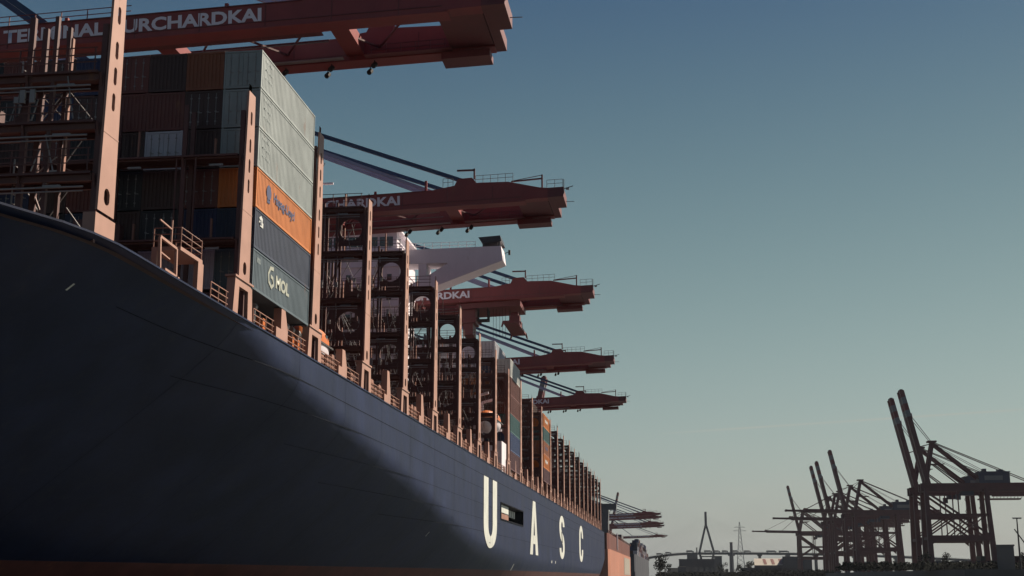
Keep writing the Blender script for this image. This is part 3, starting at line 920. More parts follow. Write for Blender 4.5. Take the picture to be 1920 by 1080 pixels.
# ================================================================== CONTAINERS
CL, CW = 12.19, 2.438
def corr_profile(a, b_, pitch, depth):
    pts = []
    n = max(1, round((b_ - a) / pitch))
    p = (b_ - a) / n
    for i in range(n):
        s_ = a + i * p
        pts += [(s_, 0), (s_ + p * 0.25, 0), (s_ + p * 0.38, -depth), (s_ + p * 0.87, -depth)]
    pts.append((b_, 0))
    return pts
_cache = {}
def c_meshes(h, colour):
    key = (round(h, 3), colour)
    if key in _cache:
        return _cache[key]
    m = M['c_' + colour]
    x0, x1 = -CW, 0.0
    fr = MB()
    P = 0.11
    for x in (x0, x1 - P):
        for y in (0, CL - P):
            fr.box(x, x + P, y, y + P, 0.12, h - 0.12)
    for x in (x0, x1 - P):                                        # long rails
        fr.box(x, x + P, P, CL - P, 0.0, 0.14).box(x, x + P, P, CL - P, h - 0.10, h - 0.015)
    for y in (0, CL - P):
        fr.box(x0 + P, x1 - P, y, y + P, 0.0, 0.14).box(x0 + P, x1 - P, y, y + P, h - 0.13, h - 0.015)
    for x in (x0 - 0.002, x1 - P - 0.04):                         # corner castings
        for y in (-0.012, CL - 0.15):
            for z in (0.0, h - 0.12):
                fr.box(x, x + 0.153, y, y + 0.162, z, z + 0.12)
    for x in (x0 + 0.03, x1 - 0.13):                              # twistlocks under the corners
        for y in (0.03, CL - 0.14):
            fr.box(x, x + 0.1, y, y + 0.11, -0.076, 0.0)
    fr.box(x0 + 0.05, x1 - 0.05, 0.06, CL - 0.06, 0.10, 0.13)
    fr.box(x0 + 0.05, x1 - 0.05, 0.06, CL - 0.06, h - 0.06, h - 0.03)
    fr.quad((x0 + 0.04, 0.05, 0.1), (x0 + 0.04, CL - 0.05, 0.1), (x0 + 0.04, CL - 0.05, h - 0.05), (x0 + 0.04, 0.05, h - 0.05))
    fr.quad((x0 + 0.05, CL - 0.04, 0.1), (x1 - 0.05, CL - 0.04, 0.1), (x1 - 0.05, CL - 0.04, h - 0.05), (x0 + 0.05, CL - 0.04, h - 0.05))
    side = MB()
    pr = corr_profile(P, CL - P, 0.28, 0.026)
    for (a, da), (b_, db) in zip(pr, pr[1:]):
        side.quad((-0.012 + da, a, 0.14), (-0.012 + db, b_, 0.14), (-0.012 + db, b_, h - 0.10), (-0.012 + da, a, h - 0.10))
    end = MB()
    pr = corr_profile(x0 + P, x1 - P, 0.26, 0.045)
    for (a, da), (b_, db) in zip(pr, pr[1:]):
        end.quad((a, 0.015 - da, 0.14), (b_, 0.015 - db, 0.14), (b_, 0.015 - db, h - 0.13), (a, 0.015 - da, h - 0.13))
    doors = []
    mid = (x0 + x1) / 2
    for a, b_ in ((x0 + P + 0.01, mid - 0.008), (mid + 0.008, x1 - P - 0.01)):
        d = MB().box(a, b_, 0.018, 0.06, 0.16, h - 0.15)
        for z in (0.75, 1.35, 1.95):
            d.box(a + 0.08, b_ - 0.08, 0.006, 0.018, z - 0.12, z + 0.12)
        doors.append(d)
    rods = []
    for a, b_ in ((x0 + P, mid), (mid, x1 - P)):
        rd = MB()
        for u in (0.28, 0.74):
            x = a + (b_ - a) * u
            rd.tube((x, -0.012, 0.2), (x, -0.012, h - 0.2), 0.02, 5)
            for z in (0.45, 1.1, h - 0.5):
                rd.box(x - 0.06, x + 0.06, -0.02, 0.006, z - 0.04, z + 0.04)
            rd.box(x - 0.02, x + 0.22, -0.035, -0.012, 1.02, 1.06)
        rods.append(rd)
    _cache[key] = (fr.mesh('frame', m), side.mesh('side_panel', m, fix=False), end.mesh('end_panel', m, fix=False),
                   [d.mesh('door', m) for d in doors], [r_.mesh('lock_rods', M['galv']) for r_ in rods])
    return _cache[key]
def container(x, y, z, h, colour, label, group, side=False, doors=False):
    fr, sd_, en, dr, rd = c_meshes(h, colour)
    o = link('shipping_container', fr, None, (x, y, z))
    tag(o, label, 'container', group)
    if side:
        link('side_panel', sd_, o)
    else:
        link('side_panel', sd_, o)
    if doors:
        for a, b_ in zip(dr, rd):
            d = link('door', a, o)
            link('lock_rods', b_, d)
    else:
        link('end_panel', en, o)
    return o
ORD = ['outermost', 'second', 'third', 'fourth', 'fifth', 'sixth', 'seventh', 'eighth', 'ninth']
TIER = ['top', 'second from the top', 'third from the top', 'fourth from the top', 'fifth from the top', 'bottom']
# block one, 8 rows by 6 tiers; tier 0 is the top one
B1 = [['pale green', 'pale green', 'pale green', 'orange', 'dark slate blue', 'grey green'],
      ['orange brown', 'dark brown', 'dark brown', 'rust red', 'navy blue', 'lavender grey'],
      ['dark brown', 'rust red', 'pale grey', 'dark brown', 'black', 'lavender grey'],
      ['rust red', 'rust red', 'dark brown', 'black', 'dark brown', 'dark brown'],
      ['navy blue', 'dark brown', 'black', 'rust red', 'dark slate blue', 'black'],
      ['dark brown', 'navy blue', 'rust red', 'dark brown', 'black', 'rust red'],
      ['rust red', 'black', 'dark brown', 'navy blue', 'dark brown', 'black'],
      ['black', 'rust red', 'navy blue', 'dark brown', 'rust red', 'dark brown']]
EXTRA1 = {0: 'with a tall sunlit side above the dark posts', 3: 'with a blue emblem and dark lettering on its side', 4: 'with a small white emblem near its left end', 5: 'with pale three letter name on its side'}
def block(spec, y, z0, ht, group, where, dx=CW + 0.03, ragged=None, hook=None, doorrule=None):
    for r_, colr in enumerate(spec):
        n = len(colr)
        for k, c in enumerate(colr):
            z = z0 + (n - 1 - k) * ht
            tier = TIER[k] if k < n - 1 else 'bottom'
            if n > 6 and k == n - 1: tier = 'bottom'
            lab = '%s container, %s in the %s row of the %s' % (c, tier, ORD[r_], where)
            if tier == 'bottom': lab = '%s container at the bottom of the %s row of the %s' % (c, ORD[r_], where)
            elif tier == 'top': lab = '%s container on top of the %s row of the %s' % (c, ORD[r_], where)
            o = container(DX - r_ * dx, y, z, ht - 0.075, c, lab, group, r_ == 0, (doorrule(r_, k) if doorrule else (r_ * 7 + k * 3) % 5 < 3))
            if hook: hook(r_, k, o)
def side_text(o, body, y0, z0, wy, hz, m, bold=0.02, name='lettering'):
    me = text_mesh(body, wy, hz, m, bold)
    # text faces -Y in XZ; turn it to face +X, reading towards +Y
    t_ = link(name, me, o, (0.006, y0, z0), (0, 0, R(90)))
    return t_
M['ink_blue'] = mat('logo_blue', (0.018, 0.03, 0.09), 0.6, 0, 0.05)
M['ink_white'] = mat('logo_white', (0.42, 0.44, 0.43), 0.6, 0, 0.05)
M['ink_pale'] = mat('logo_pale', (0.25, 0.27, 0.23), 0.6, 0, 0.05)
M['ink_grey'] = mat('marking_grey', (0.19, 0.23, 0.235), 0.6, 0, 0.05)
def blob(o, pts, y0, z0, sy, sz, m, name='emblem'):
    mb = MB(); mb.poly([(0.007, y0 + u * sy, z0 + v * sz) for u, v in pts])
    return mb.build(name, m, o, fix=False)
def hook1(r_, k, o):
    if r_ != 0: return
    if k in (0, 1, 2):
        o['label'] = 'pale green container with sunlit side, %s of the near outer stack' % ('topmost', 'second from the top', 'third from the top')[k]
        for i in range(0, 5, 2):
            side_text(o, ('TRIU 862', '45R1', 'MAX 34000', 'TARE 4700', 'NET 29300')[i], 0.8, 2.0 - i * 0.28, 1.5, 0.16, M['ink_grey'], 0.01, 'marking')
    if k == 3:
        o['label'] = 'bright orange container with blue emblem and shipping line name on its side'
        blob(o, arc(0.5, 0.5, 0.5, 0.5, 0, 360, 14)[:-1], 2.0, 1.05, 0.95, 1.0, M['ink_blue'])
        blob(o, [(0, 0), (1, 0.1), (0.9, 1), (0.5, 0.8), (0.1, 0.9)], 2.15, 0.85, 0.6, 0.3, M['ink_blue'])
        side_text(o, 'Hapag-Lloyd', 3.5, 1.02, 4.6, 0.85, M['ink_blue'], 0.03)
    if k == 4:
        o['label'] = 'dark slate blue container with small white emblem near its left end'
        blob(o, [(0, 0.25), (0.3, 0.35), (0.35, 0.0), (1, 0.0), (1.0, 0.45), (0.8, 0.45), (0.85, 0.8), (0.5, 1.0), (0.1, 0.75), (0.25, 0.55)], 0.7, 1.55, 0.9, 0.7, M['ink_white'])
        side_text(o, 'a', 0.95, 1.63, 0.34, 0.36, M['c_dark slate blue'].copy(), 0.03, 'emblem_letter').location.x = 0.01
    if k == 5:
        o['label'] = 'grey green container with pale three letter name, lowest of the near outer stack'
        side_text(o, 'MOL', 4.6, 1.0, 2.9, 0.85, M['ink_pale'], 0.05)
        mb = MB()
        L_, R_ = offset_path([(0.9, 1.0), (0.35, 0.95), (0.05, 0.6), (0.15, 0.2), (0.6, 0.0), (0.95, 0.2), (0.8, 0.5), (0.45, 0.55)], 0.2)
        for i in range(len(L_) - 1):
            mb.quad(*[(0.007, 3.0 + p[0] * 1.2, 0.85 + p[1] * 1.25) for p in (L_[i], L_[i + 1], R_[i + 1], R_[i])])
        mb.build('emblem', M['ink_pale'], o, fix=False)
        side_text(o, 'NYKU', 0.7, 1.75, 0.7, 0.35, M['ink_grey'], 0.02, 'marking')
block(B1, 73.95, 17.08, 2.58, 'containers in the near block', 'near block', hook=hook1, doorrule=lambda r_, k: True if (r_ == 0 and k < 3) else ((r_ * 7 + k * 3) % 5 < 2))
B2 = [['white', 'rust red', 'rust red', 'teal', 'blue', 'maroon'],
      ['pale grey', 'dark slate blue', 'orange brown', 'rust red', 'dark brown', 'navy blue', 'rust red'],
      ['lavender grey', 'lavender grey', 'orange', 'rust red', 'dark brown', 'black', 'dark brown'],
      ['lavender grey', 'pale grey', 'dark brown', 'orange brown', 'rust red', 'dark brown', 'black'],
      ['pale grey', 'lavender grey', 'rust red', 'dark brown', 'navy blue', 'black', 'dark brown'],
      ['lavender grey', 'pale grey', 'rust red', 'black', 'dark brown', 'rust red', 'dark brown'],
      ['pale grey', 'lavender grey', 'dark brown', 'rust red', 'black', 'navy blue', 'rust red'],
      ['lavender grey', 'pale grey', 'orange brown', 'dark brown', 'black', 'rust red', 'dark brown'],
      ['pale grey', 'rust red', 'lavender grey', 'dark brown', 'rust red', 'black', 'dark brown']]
def hook2(r_, k, o):
    if r_ == 0 and k == 0:
        o['label'] = 'white container with sunlit side on top of the outermost row of the middle block'
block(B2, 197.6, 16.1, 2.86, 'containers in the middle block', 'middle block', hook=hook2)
B3 = [['orange', 'teal', 'salmon', 'orange', 'maroon'],
      ['dark brown', 'black', 'dark brown', 'rust red', 'dark brown', 'black'],
      ['black', 'dark brown', 'rust red', 'dark brown', 'black', 'dark brown'],
      ['dark brown', 'rust red', 'black', 'dark brown', 'dark brown', 'black'],
      ['rust red', 'dark brown', 'dark brown', 'black', 'rust red', 'dark brown']]
def hook3(r_, k, o):
    if r_ == 0 and k in (0, 2, 3):
        side_text(o, 'Hapag-Lloyd', 3.2, 0.95, 5.2, 0.9, M['ink_white'] if k != 2 else M['ink_blue'], 0.03)
block(B3, 247.6, 17.9, 2.6, 'containers in the far block', 'far block', hook=hook3)

# ================================================================== QUAY CRANES BEHIND THE SHIP
SL = 0.036
def T(x): return 48.0 + SL * (x + 33.0)
def sloped_box(mb, x0, x1, y0, y1, d0, d1):
    """box following the boom's slope; d0,d1 are heights under / over the top line"""
    n = len(mb.v)
    mb.v += [(x0, y0, T(x0) + d0), (x1, y0, T(x1) + d0), (x1, y1, T(x1) + d0), (x0, y1, T(x0) + d0), (x0, y0, T(x0) + d1), (x1, y0, T(x1) + d1), (x1, y1, T(x1) + d1), (x0, y1, T(x0) + d1)]
    mb.f += [tuple(n + i for i in q_) for q_ in ((0, 3, 2, 1), (4, 5, 6, 7), (0, 1, 5, 4), (1, 2, 6, 5), (2, 3, 7, 6), (3, 0, 4, 7))]
    return mb
CR0 = Vector((-105.0, 3.8, QZ))
def quay_crane(Y, label):
    root = empty('ship_to_shore_crane', (CR0.x, Y + CR0.y, CR0.z), label, 'harbour crane', 'red ship to shore cranes along the quay')
    o = -CR0
    GH = -2.25
    prof = [(-88, T(-88)), (-88, T(-88) + GH), (-20.5, T(-20.5) + GH), (-17.0, T(-17) - 2.05), (-15.2, T(-15.2) - 2.05), (-15.2, T(-15.2) - 0.75), (-16.2, T(-16.2) - 0.62), (-20.2, T(-20.2) + 0.42), (-23.9, T(-23.9) + 0.58), (-27.3, T(-27.3) + 0.38), (-30.0, T(-30))]
    for y0 in (0.0, 8.5):
        mb = MB().prism(prof, 'y', y0, y0 + 1.5)
        # bottom flange, stiffener ribs along the outer web
        sloped_box(mb, -88, -18, y0 - 0.18, y0 + 1.68, GH - 0.10, GH - 0.002)
        gd = mb.build('boom_girder', M['crane'], root, o)
        mb = MB()
        sloped_box(mb, -88, -18.5, y0 - 0.06 - (0.0 if y0 == 0 else 0), y0 - 0.003, -1.75, -1.68)
        xx = -86.0
        while xx < -18:
            mb.box(xx - 0.03, xx + 0.03, y0 - 0.05, y0 - 0.002, T(xx) - 2.2, T(xx) - 0.04)
            xx += 5.8
        sloped_box(mb, -88, -30.5, y0 - 0.10, y0 - 0.001, -0.10, -0.02)
        mb.build('web_stiffener', M['crane_dk'], gd)
        mb = MB().prism([(-27.2, T(-27.2) + 0.38), (-26.7, T(-26.7) + 1.35), (-24.9, T(-24.9) + 1.4), (-24.2, T(-24.2) + 0.57)], 'y', y0 + 0.25, y0 + 1.25)
        mb.build('stay_anchor', M['crane'], gd)
        # service davit over the anchor and one near the tip
        mb = MB().box(-24.75, -24.55, y0 + 0.6, y0 + 0.8, T(-24.6) + 1.3, T(-24.6) + 2.7).box(-26.9, -24.55, y0 + 0.6, y0 + 0.8, T(-24.6) + 2.42, T(-24.6) + 2.62)
        mb.build('davit', M['crane_dk'], gd)
    mb = MB()
    mb.box(-16.05, -15.85, 0.6, 0.8, T(-16) - 0.65, T(-16) + 1.25).beam((-19.9, 0.7, T(-19.9) + 0.62), (-15.95, 0.7, T(-16) + 0.75), 0.17).beam((-19.9, 0.7, T(-19.9) + 0.68), (-15.95, 0.7, T(-16) + 1.2), 0.07)
    mb.build('tip_davit', M['crane_dk'], root, o)
    # nose
    mb = MB()
    sloped_box(mb, -15.2, -13.2, 0.0, 5.2, -2.0, -0.75)
    sloped_box(mb, -15.2, -14.3, 5.2, 10.0, -1.95, -0.85)
    sloped_box(mb, -20.0, -15.6, 8.1, 10.4, GH - 0.75, GH - 0.12)
    sloped_box(mb, -19.2, -15.3, 1.5, 8.5, -1.9, -1.2)
    mb.build('boom_nose', M['crane_dk'], root, o)
    mb = MB().box(-13.2, -13.1, 0.2, 0.3, T(-13) - 1.6, T(-13) + 0.3).beam((-13.2, 0.5, T(-13) - 0.9), (-12.0, 0.5, T(-13) - 0.55), 0.09).beam((-13.2, 3.5, T(-13) - 1.7), (-12.1, 3.5, T(-13) - 1.72), 0.06).box(-12.9, -12.5, 0.35, 0.65, T(-13) - 1.0, T(-13) - 0.75)
    mb.build('tip_light', M['galv'], root, o)
    # cross beams tying the two girders
    for x in (-28.0, -44.0, -60.0, -76.0, -87.0):
        mb = sloped_box(MB(), x - 0.8, x + 0.8, 1.5, 8.5, -1.8, -0.6); mb.build('cross_beam', M['crane'], root, o)
    mb = MB()
    xs_ = [-86 + 4.3 * k for k in range(16)]
    for k, (xa, xb) in enumerate(zip(xs_, xs_[1:])):
        ya_, yb_ = (1.5, 8.5) if k % 2 else (8.5, 1.5)
        mb.beam((xa, ya_, T(xa) - 1.2), (xb, yb_, T(xb) - 1.2), 0.16)
    mb.build('tie_bracing', M['crane_dk'], root, o)
    mb = MB()
    for k in range(11):
        xa = -84 + 5.0 * k
        mb.box(xa, xa + 0.5, 1.62, 1.75, T(xa) - 1.5, T(xa) - 1.1).tube((xa, 2.9, T(xa) + GH - 0.5), (xa + 5.0, 2.9, T(xa + 5.0) + GH - 0.5), 0.06, 5)
    sloped_box(mb, -84, -29, 7.7, 8.3, GH + 0.02, GH + 0.1)
    mb.build('cable_tray', M['galv'], root, o)
    # inner walkway with rail
    mb = MB()
    sloped_box(mb, -86, -29.4, 1.75, 2.65, GH - 0.02, GH + 0.06)
    x = -86.0
    while x < -29.4:
        mb.beam((x, 1.55, T(x) + GH - 0.02), (x, 2.6, T(x) + GH - 0.02), 0.08)
        mb.box(x - 0.03, x + 0.03, 2.6, 2.66, T(x) + GH, T(x) + GH + 1.05); x += 1.55
    for h in (0.35, 0.7, 1.05):
        sloped_box(mb, -86, -29.4, 2.6, 2.65, GH + h - 0.02, GH + h + 0.02)
    mb.build('walkway', M['crane_dk'], root, o)
    mb = MB()
    sloped_box(mb, -26.5, -19.5, 7.8, 7.9, GH + 1.02, GH + 1.08); sloped_box(mb, -26.5, -19.5, 7.8, 7.9, GH + 0.55, GH + 0.6); sloped_box(mb, -27, -19.0, 7.5, 8.45, GH, GH + 0.1)
    for i in range(6):
        x = -26.4 + i * 1.35; mb.box(x - 0.04, x + 0.04, 7.8, 7.9, T(x) + GH, T(x) + GH + 1.05)
    mb.build('tip_walkway', M['crane_dk'], root, o)
    # rails on top of the boom
    for (xa, xb, dz, yy) in ((-24.4, -19.6, 0.5, 0.1), (-28.6, -27.3, 0.4, 0.1), (-15.3, -13.3, -0.72, 0.2)):
        mb = MB()
        k = max(2, int((xb - xa) / 0.9))
        for i in range(k + 1):
            x = xa + (xb - xa) * i / k
            mb.box(x - 0.03, x + 0.03, yy, yy + 0.06, T(x) + dz - 0.1, T(x) + dz + 1.05)
        for h in (0.55, 1.05):
            sloped_box(mb, xa, xb, yy, yy + 0.05, dz + h - 0.025, dz + h + 0.025)
        mb.build('handrail', M['galv'], root, o)
    sloped_box(MB(), -80, -44, 0.35, 0.4, 0.98, 1.02)
    mb = MB()
    x = -86.0
    while x < -46:
        mb.box(x - 0.035, x + 0.035, 0.3, 0.37, T(x), T(x) + 1.05); x += 2.4
    for h in (0.55, 1.05):
        sloped_box(mb, -86, -46, 0.3, 0.36, h - 0.03, h + 0.03)
    mb.build('handrail', M['crane_dk'], root, o)
    # stubs on the boom top
    for x in (-30.9, -37.5, -52.0):
        mb = MB().box(x - 0.15, x + 0.15, 0.5, 0.8, T(x), T(x) + (1.5 if x == -30.9 else 0.55)); mb.build('rope_guide', M['crane'], root, o)
    # floodlights under the far girder
    for x in (-35.3, -31.0, -27.0):
        for dx_, dy in ((0, 10.1), (0.75, 8.6)):
            z = T(x) + GH
            mb = MB().tube((x + dx_, dy, z - 0.1), (x + dx_, dy, z - 0.42), 0.05, 5).tube((x + dx_ - 0.05, dy - 0.25, z - 0.75), (x + dx_ + 0.05, dy + 0.12, z - 0.40), 0.24, 8)
            mb.build('floodlight', M['dark'], root, o)
    # stays
    APX, APZ = -88.5, 72.5
    for y0 in (0.75, 9.25):
        mb = MB()
        for dz in (-0.0,):
            mb.beam((-25.7, y0, T(-25.7) + 1.0), (APX, y0, APZ), 0.42, 0.50)
        mb.build('forestay', M['blue'], root, o)
        mb = MB().beam((-54.0, y0, T(-54) + 0.2), (APX, y0, APZ), 0.45, 0.55)
        mb.build('inner_stay', M['blue'], root, o)
    for y0 in (2.6, 4.0, 5.4):
        MB().beam((-28.5, y0, T(-28.5) - 0.3), (APX, y0, APZ - 0.1), 0.30, 0.42).build('hoist_rope', M['ltblue'], root, o)
    # lettering on the near girder
    me = text_mesh('TERMINAL BURCHARDKAI', 23.3, 1.24, M['ctext'], 0.035)
    link('lettering', me, root, o + Vector((-57.4, -0.04, T(-57.4) - 1.66)), (0, -math.atan(SL), 0))
    # apex frame, legs, portal and back girder
    mb = MB()
    for y0 in (0.75, 9.25):
        mb.beam((-90.5, y0, 45.0), (APX, y0, APZ + 0.6), 1.3, 1.1).beam((APX, y0, APZ), (-118, y0, 46.5), 0.7, 0.7)
    mb.beam((APX, 0.2, APZ), (APX, 9.8, APZ), 1.2, 1.2)
    mb.build('apex_frame', M['crane'], root, o)
    for x in (-91.5, -121.0):
        for yy in (-6.5, 14.1):
            MB().taper((x, yy, QZ + 1.2), (x, yy * 0.75 + 0.95, 45.0), 1.9, 1.7, 1.5, 1.4).build('leg', M['crane'], root, o)
    mb = MB().beam((-91.5, -6.5, 18), (-91.5, 14.1, 18), 1.6).beam((-121, -6.5, 18), (-121, 14.1, 18), 1.6).beam((-91.5, -6.2, 18), (-121, -6.2, 18), 1.5).beam((-91.5, 13.8, 18), (-121, 13.8, 18), 1.5)
    mb.beam((-91.5, -3.9, 44), (-91.5, 11.5, 44), 1.6).beam((-121, -3.9, 44), (-121, 11.5, 44), 1.6).beam((-91.5, -6, 19), (-121, -4.2, 43), 0.8).beam((-91.5, 13.6, 19), (-121, 11.7, 43), 0.8)
    mb.build('portal_frame', M['crane'], root, o)
    for yy in (-6.5, 14.1):
        for x in (-91.5, -121):
            MB().box(x - 0.8, x + 0.8, yy - 3.5, yy + 3.5, QZ + 0.02, QZ + 1.3).build('bogie', M['crane_dk'], root, o)
    for y0 in (0.0, 8.5):
        MB().box(-146, -88.3, y0, y0 + 1.5, 43.4, 46.0).build('back_girder', M['crane'], root, o)
    mb = MB().box(-136, -124, -0.5, 8.3, 46.1, 51.5).box(-136.3, -123.7, -0.8, 8.6, 51.5, 51.8); mb.build('machinery_house', M['crane_dk'], root, o)
    return root
CRN = [(99.5, 'nearest red crane whose boom passes over the top of the near container block'),
       (156.0, 'red crane with lowered boom just left of the white bridge wing, second nearest'),
       (212.6, 'red crane with trolley and hanging spreader under its lowered boom, beside the bridge wing'),
       (283.8, 'red crane with lowered boom ending above the middle container block, fourth nearest'),
       (350.8, 'red crane with lowered boom above the far orange container stack, fifth nearest')]
first = quay_crane(*CRN[0])
for Y, lab in CRN[1:]:
    copy_tree(first, (CR0.x, Y + CR0.y, CR0.z), None, lab, first['group'])
for Y, lab in ((1010.0, 'distant red crane with lowered boom beyond the stern, highest of four close together'), (1062.0, 'distant red crane with lowered boom beyond the stern, second highest of four'), (1190.0, 'distant red crane with lowered boom beyond the stern, third highest of four'), (1245.0, 'distant red crane with lowered boom beyond the stern, lowest of four close together'), (1560.0, 'farthest crane on the left quay with a thin lowered boom low over the dark ship')):
    copy_tree(first, (CR0.x, Y + CR0.y, CR0.z), None, lab, first['group'])
# trolley, cab and spreader of the third crane
Y3 = 212.6
crane3 = [o for o in bpy.data.objects if o.get('label') == CRN[2][1]][0]
o3 = -CR0
mb = MB()
sloped_box(mb, -36.5, -25.6, 1.0, 9.2, -3.3, -2.4)
mb.box(-36.2, -33.4, 2.0, 6.4, 42.4, 45.0).box(-35.6, -33.9, 2.4, 6.0, 40.4, 42.4).box(-37.0, -33.0, 1.8, 6.6, 43.0, 43.3)
mb.build('trolley', M['crane_dk'], crane3, o3)
mb = MB()
for x in (-32.7, -31.2):
    mb.beam((x, 1.2, 45.2), (x, 1.2, 42.8), 0.12)
mb.box(-32.9, -31.0, 0.8, 2.6, 42.5, 42.75).box(-32.9, -32.8, 0.8, 2.6, 42.7, 44.4).box(-31.1, -31.0, 0.8, 2.6, 42.7, 44.4)
mb.build('operator_cab', M['dark'], crane3, o3)
mb = MB()
for x in (-30.4, -29.9, -29.3, -28.8, -28.3):
    mb.tube((x, 2.6, 45.4), (x, 2.6, 39.8), 0.03, 4)
mb.build('hanging_cable', M['dark'], crane3, o3)
spr = empty('container_spreader', (-26.8, Y3 + 3.5, 41.2), 'dark spreader hanging on ropes below the boom of the crane with a trolley', 'crane spreader')
MB().box(-1.2, 1.2, -1.0, 1.0, 0.55, 1.3).box(-0.9, 0.9, -0.8, 0.8, 1.3, 2.4).tube((-0.6, 0, 2.6), (0.6, 0, 2.6), 0.55, 10).build('headblock', M['crane_dk'], spr)
MB().box(-1.25, 1.25, -6.0, 6.0, 0.1, 0.5).build('telescopic_frame', M['crane_dk'], spr)
for sx in (-1, 1):
    for sy in (-1, 1):
        MB().prism([(sx * 1.0, 0.5), (sx * 1.35, 0.5), (sx * 1.6, -0.5), (sx * 1.35, -0.5)], 'y', sy * 5.8 - 0.15, sy * 5.8 + 0.15).build('flipper', M['crane_dk'], spr)
mb = MB()
for sx in (-0.8, 0.8):
    for sy in (-0.7, 0.7):
        mb.tube((sx, sy, 2.4), (sx * 1.2, sy * 1.8, 4.6), 0.03, 4)
mb.build('hoist_rope', M['dark'], spr)

# ================================================================== SHORE CRANES, RIGHT BANK
# local: waterside rail at x=0, boom to -x, landside to +x
def shore_parts(raised):
    P = {}
    hx, hz = 6.0, 46.0
    BL = 56.0
    ang = R(78) if raised else R(1.2)
    def bp(s_, y, up=0.0):
        c, s2 = math.cos(ang), math.sin(ang)
        return (hx - 4 - s_ * c - up * s2 * -1 * 0 - (up * s2 if raised else 0) * -1, y, hz + 2.0 + s_ * s2 + (up * c))
    out = []
    for y0 in (-3.4, 3.4):
        out.append(('boom_girder', MB().taper(bp(0, y0), bp(BL * 0.72, y0), 2.6, 4.6, 2.6, 4.2, (0, 1, 0)), 'hazed'))
        if raised:
            for i in range(4):
                a, b_ = BL * (0.72 + 0.07 * i), BL * (0.72 + 0.07 * (i + 1))
                out.append(('boom_band', MB().taper(bp(a, y0), bp(b_, y0), 2.6, 4.0 - 0.3 * i, 2.6, 3.7 - 0.3 * i, (0, 1, 0)), 'hazed_w' if i % 2 == 0 else 'hazed_r'))
        else:
            out.append(('boom_tip', MB().taper(bp(BL * 0.72, y0), bp(BL, y0), 1.5, 2.8, 1.2, 1.6, (0, 1, 0)), 'hazed'))
        out.append(('boom_bracket', MB().taper(bp(BL * 0.70, y0, 1.2), bp(BL * 0.75, y0, 1.6), 1.2, 2.4, 1.0, 1.0, (0, 1, 0)), 'hazed_r'))
    mb = MB()
    for k in range(8):
        s_ = BL * (k + 0.5) / 8
        mb.beam(bp(s_, -3.4), bp(s_, 3.4), 0.7)
        if k < 7:
            mb.beam(bp(s_, -3.4), bp(s_ + BL / 8, 3.4), 0.35)
    mb.beam(bp(BL, -3.8), bp(BL, 3.8), 1.6)
    out.append(('boom_bracing', mb, 'hazed'))
    for x in (0.0, 33.0):
        for y in (-9.0, 9.0):
            out.append(('leg', MB().taper((x + (1.5 if x else 0), y, 1.2), (x, y * 0.72, 46.0), 2.9, 2.9, 2.2, 2.2), 'hazed'))
            out.append(('bogie', MB().box(x - 0.8, x + 0.8, y - 3.2, y + 3.2, 0.02, 1.4), 'hazed_b'))
    mb = MB().beam((0, -8.4, 18), (33.5, -8.4, 18), 2.2, 3.0).beam((0, 8.4, 18), (33.5, 8.4, 18), 2.2, 3.0).beam((0, -8.4, 18), (0, 8.4, 18), 1.6).beam((33.5, -8.4, 18), (33.5, 8.4, 18), 1.6)
    mb.beam((0, -6.6, 45), (0, 6.6, 45), 1.8).beam((33, -6.6, 45), (33, 6.6, 45), 1.8)
    for y in (-1, 1):
        mb.beam((0, y * 6.6, 44), (33, y * 8.2, 19.5), 1.1).beam((0, y * 8.3, 19.5), (17, y * 7.6, 31), 0.8).beam((17, y * 7.6, 31), (0, y * 6.6, 44), 0.7).beam((17, y * 8.3, 19), (17, y * 7.2, 45), 0.6).beam((17, y * 8.3, 19), (33, y * 7.4, 32), 0.6).beam((0, y * 7.4, 31), (33, y * 7.3, 31), 1.2)
        mb.prism([(1.2, 14.5), (1.2, 17), (4, 17)], 'y', y * 8.4 - 0.4, y * 8.4 + 0.4).prism([(32.2, 14.5), (32.2, 17), (29.4, 17)], 'y', y * 8.4 - 0.4, y * 8.4 + 0.4)
    out.append(('portal_frame', mb, 'hazed'))
    for y0 in (-3.4, 3.4):
        out.append(('main_girder', MB().box(-2.5, 66, y0 - 1.0, y0 + 1.0, 44.4, 49.0), 'hazed'))
    mb = MB()
    for y in (-3.4, 3.4):
        mb.beam((0.5, y, 48), (6, y * 0.6, 72), 1.9, 1.8).beam((6, y * 0.6, 72), (34, y, 48.6), 1.4, 1.4).beam((6, y * 0.6, 60), (20, y, 48.6), 0.6).beam((3, y * 0.8, 60), (12, y * 0.9, 60), 0.5)
    mb.beam((6, -3.2, 72), (6, 3.2, 72), 1.8).box(3.5, 8.5, -2.6, 2.6, 72.6, 73.6)
    out.append(('apex_frame', mb, 'hazed'))
    mb = MB()
    for y in (-3.0, 3.0):
        mb.beam((7, y * 0.6, 72.5), (60, y, 49), 0.45).beam((7, y * 0.6, 71.5), (45, y, 49), 0.22)
        mb.beam((6, y * 0.6, 72.3), bp(BL * 0.72, y, 1.5), 0.30)
        mb.beam((6, y * 0.6, 72.0), bp(BL * 0.4, y, 1.2), 0.30)
    out.append(('stay', mb, 'hazed'))
    out.append(('machinery_house', MB().box(30, 47, -5, 5, 48.9, 55.0).box(29.6, 47.4, -5.4, 5.4, 55.0, 55.4).box(33, 35, -2, 2, 55.4, 57.2).box(41, 44, -3, 1, 55.4, 56.6), 'hazed_b'))
    out.append(('house_sign', MB().box(33.0, 43.0, -5.12, -5.02, 50.5, 53.0), 'hazed_w'))
    mb = MB().box(38, 62, -3.0, 3.0, 41.6, 42.4)
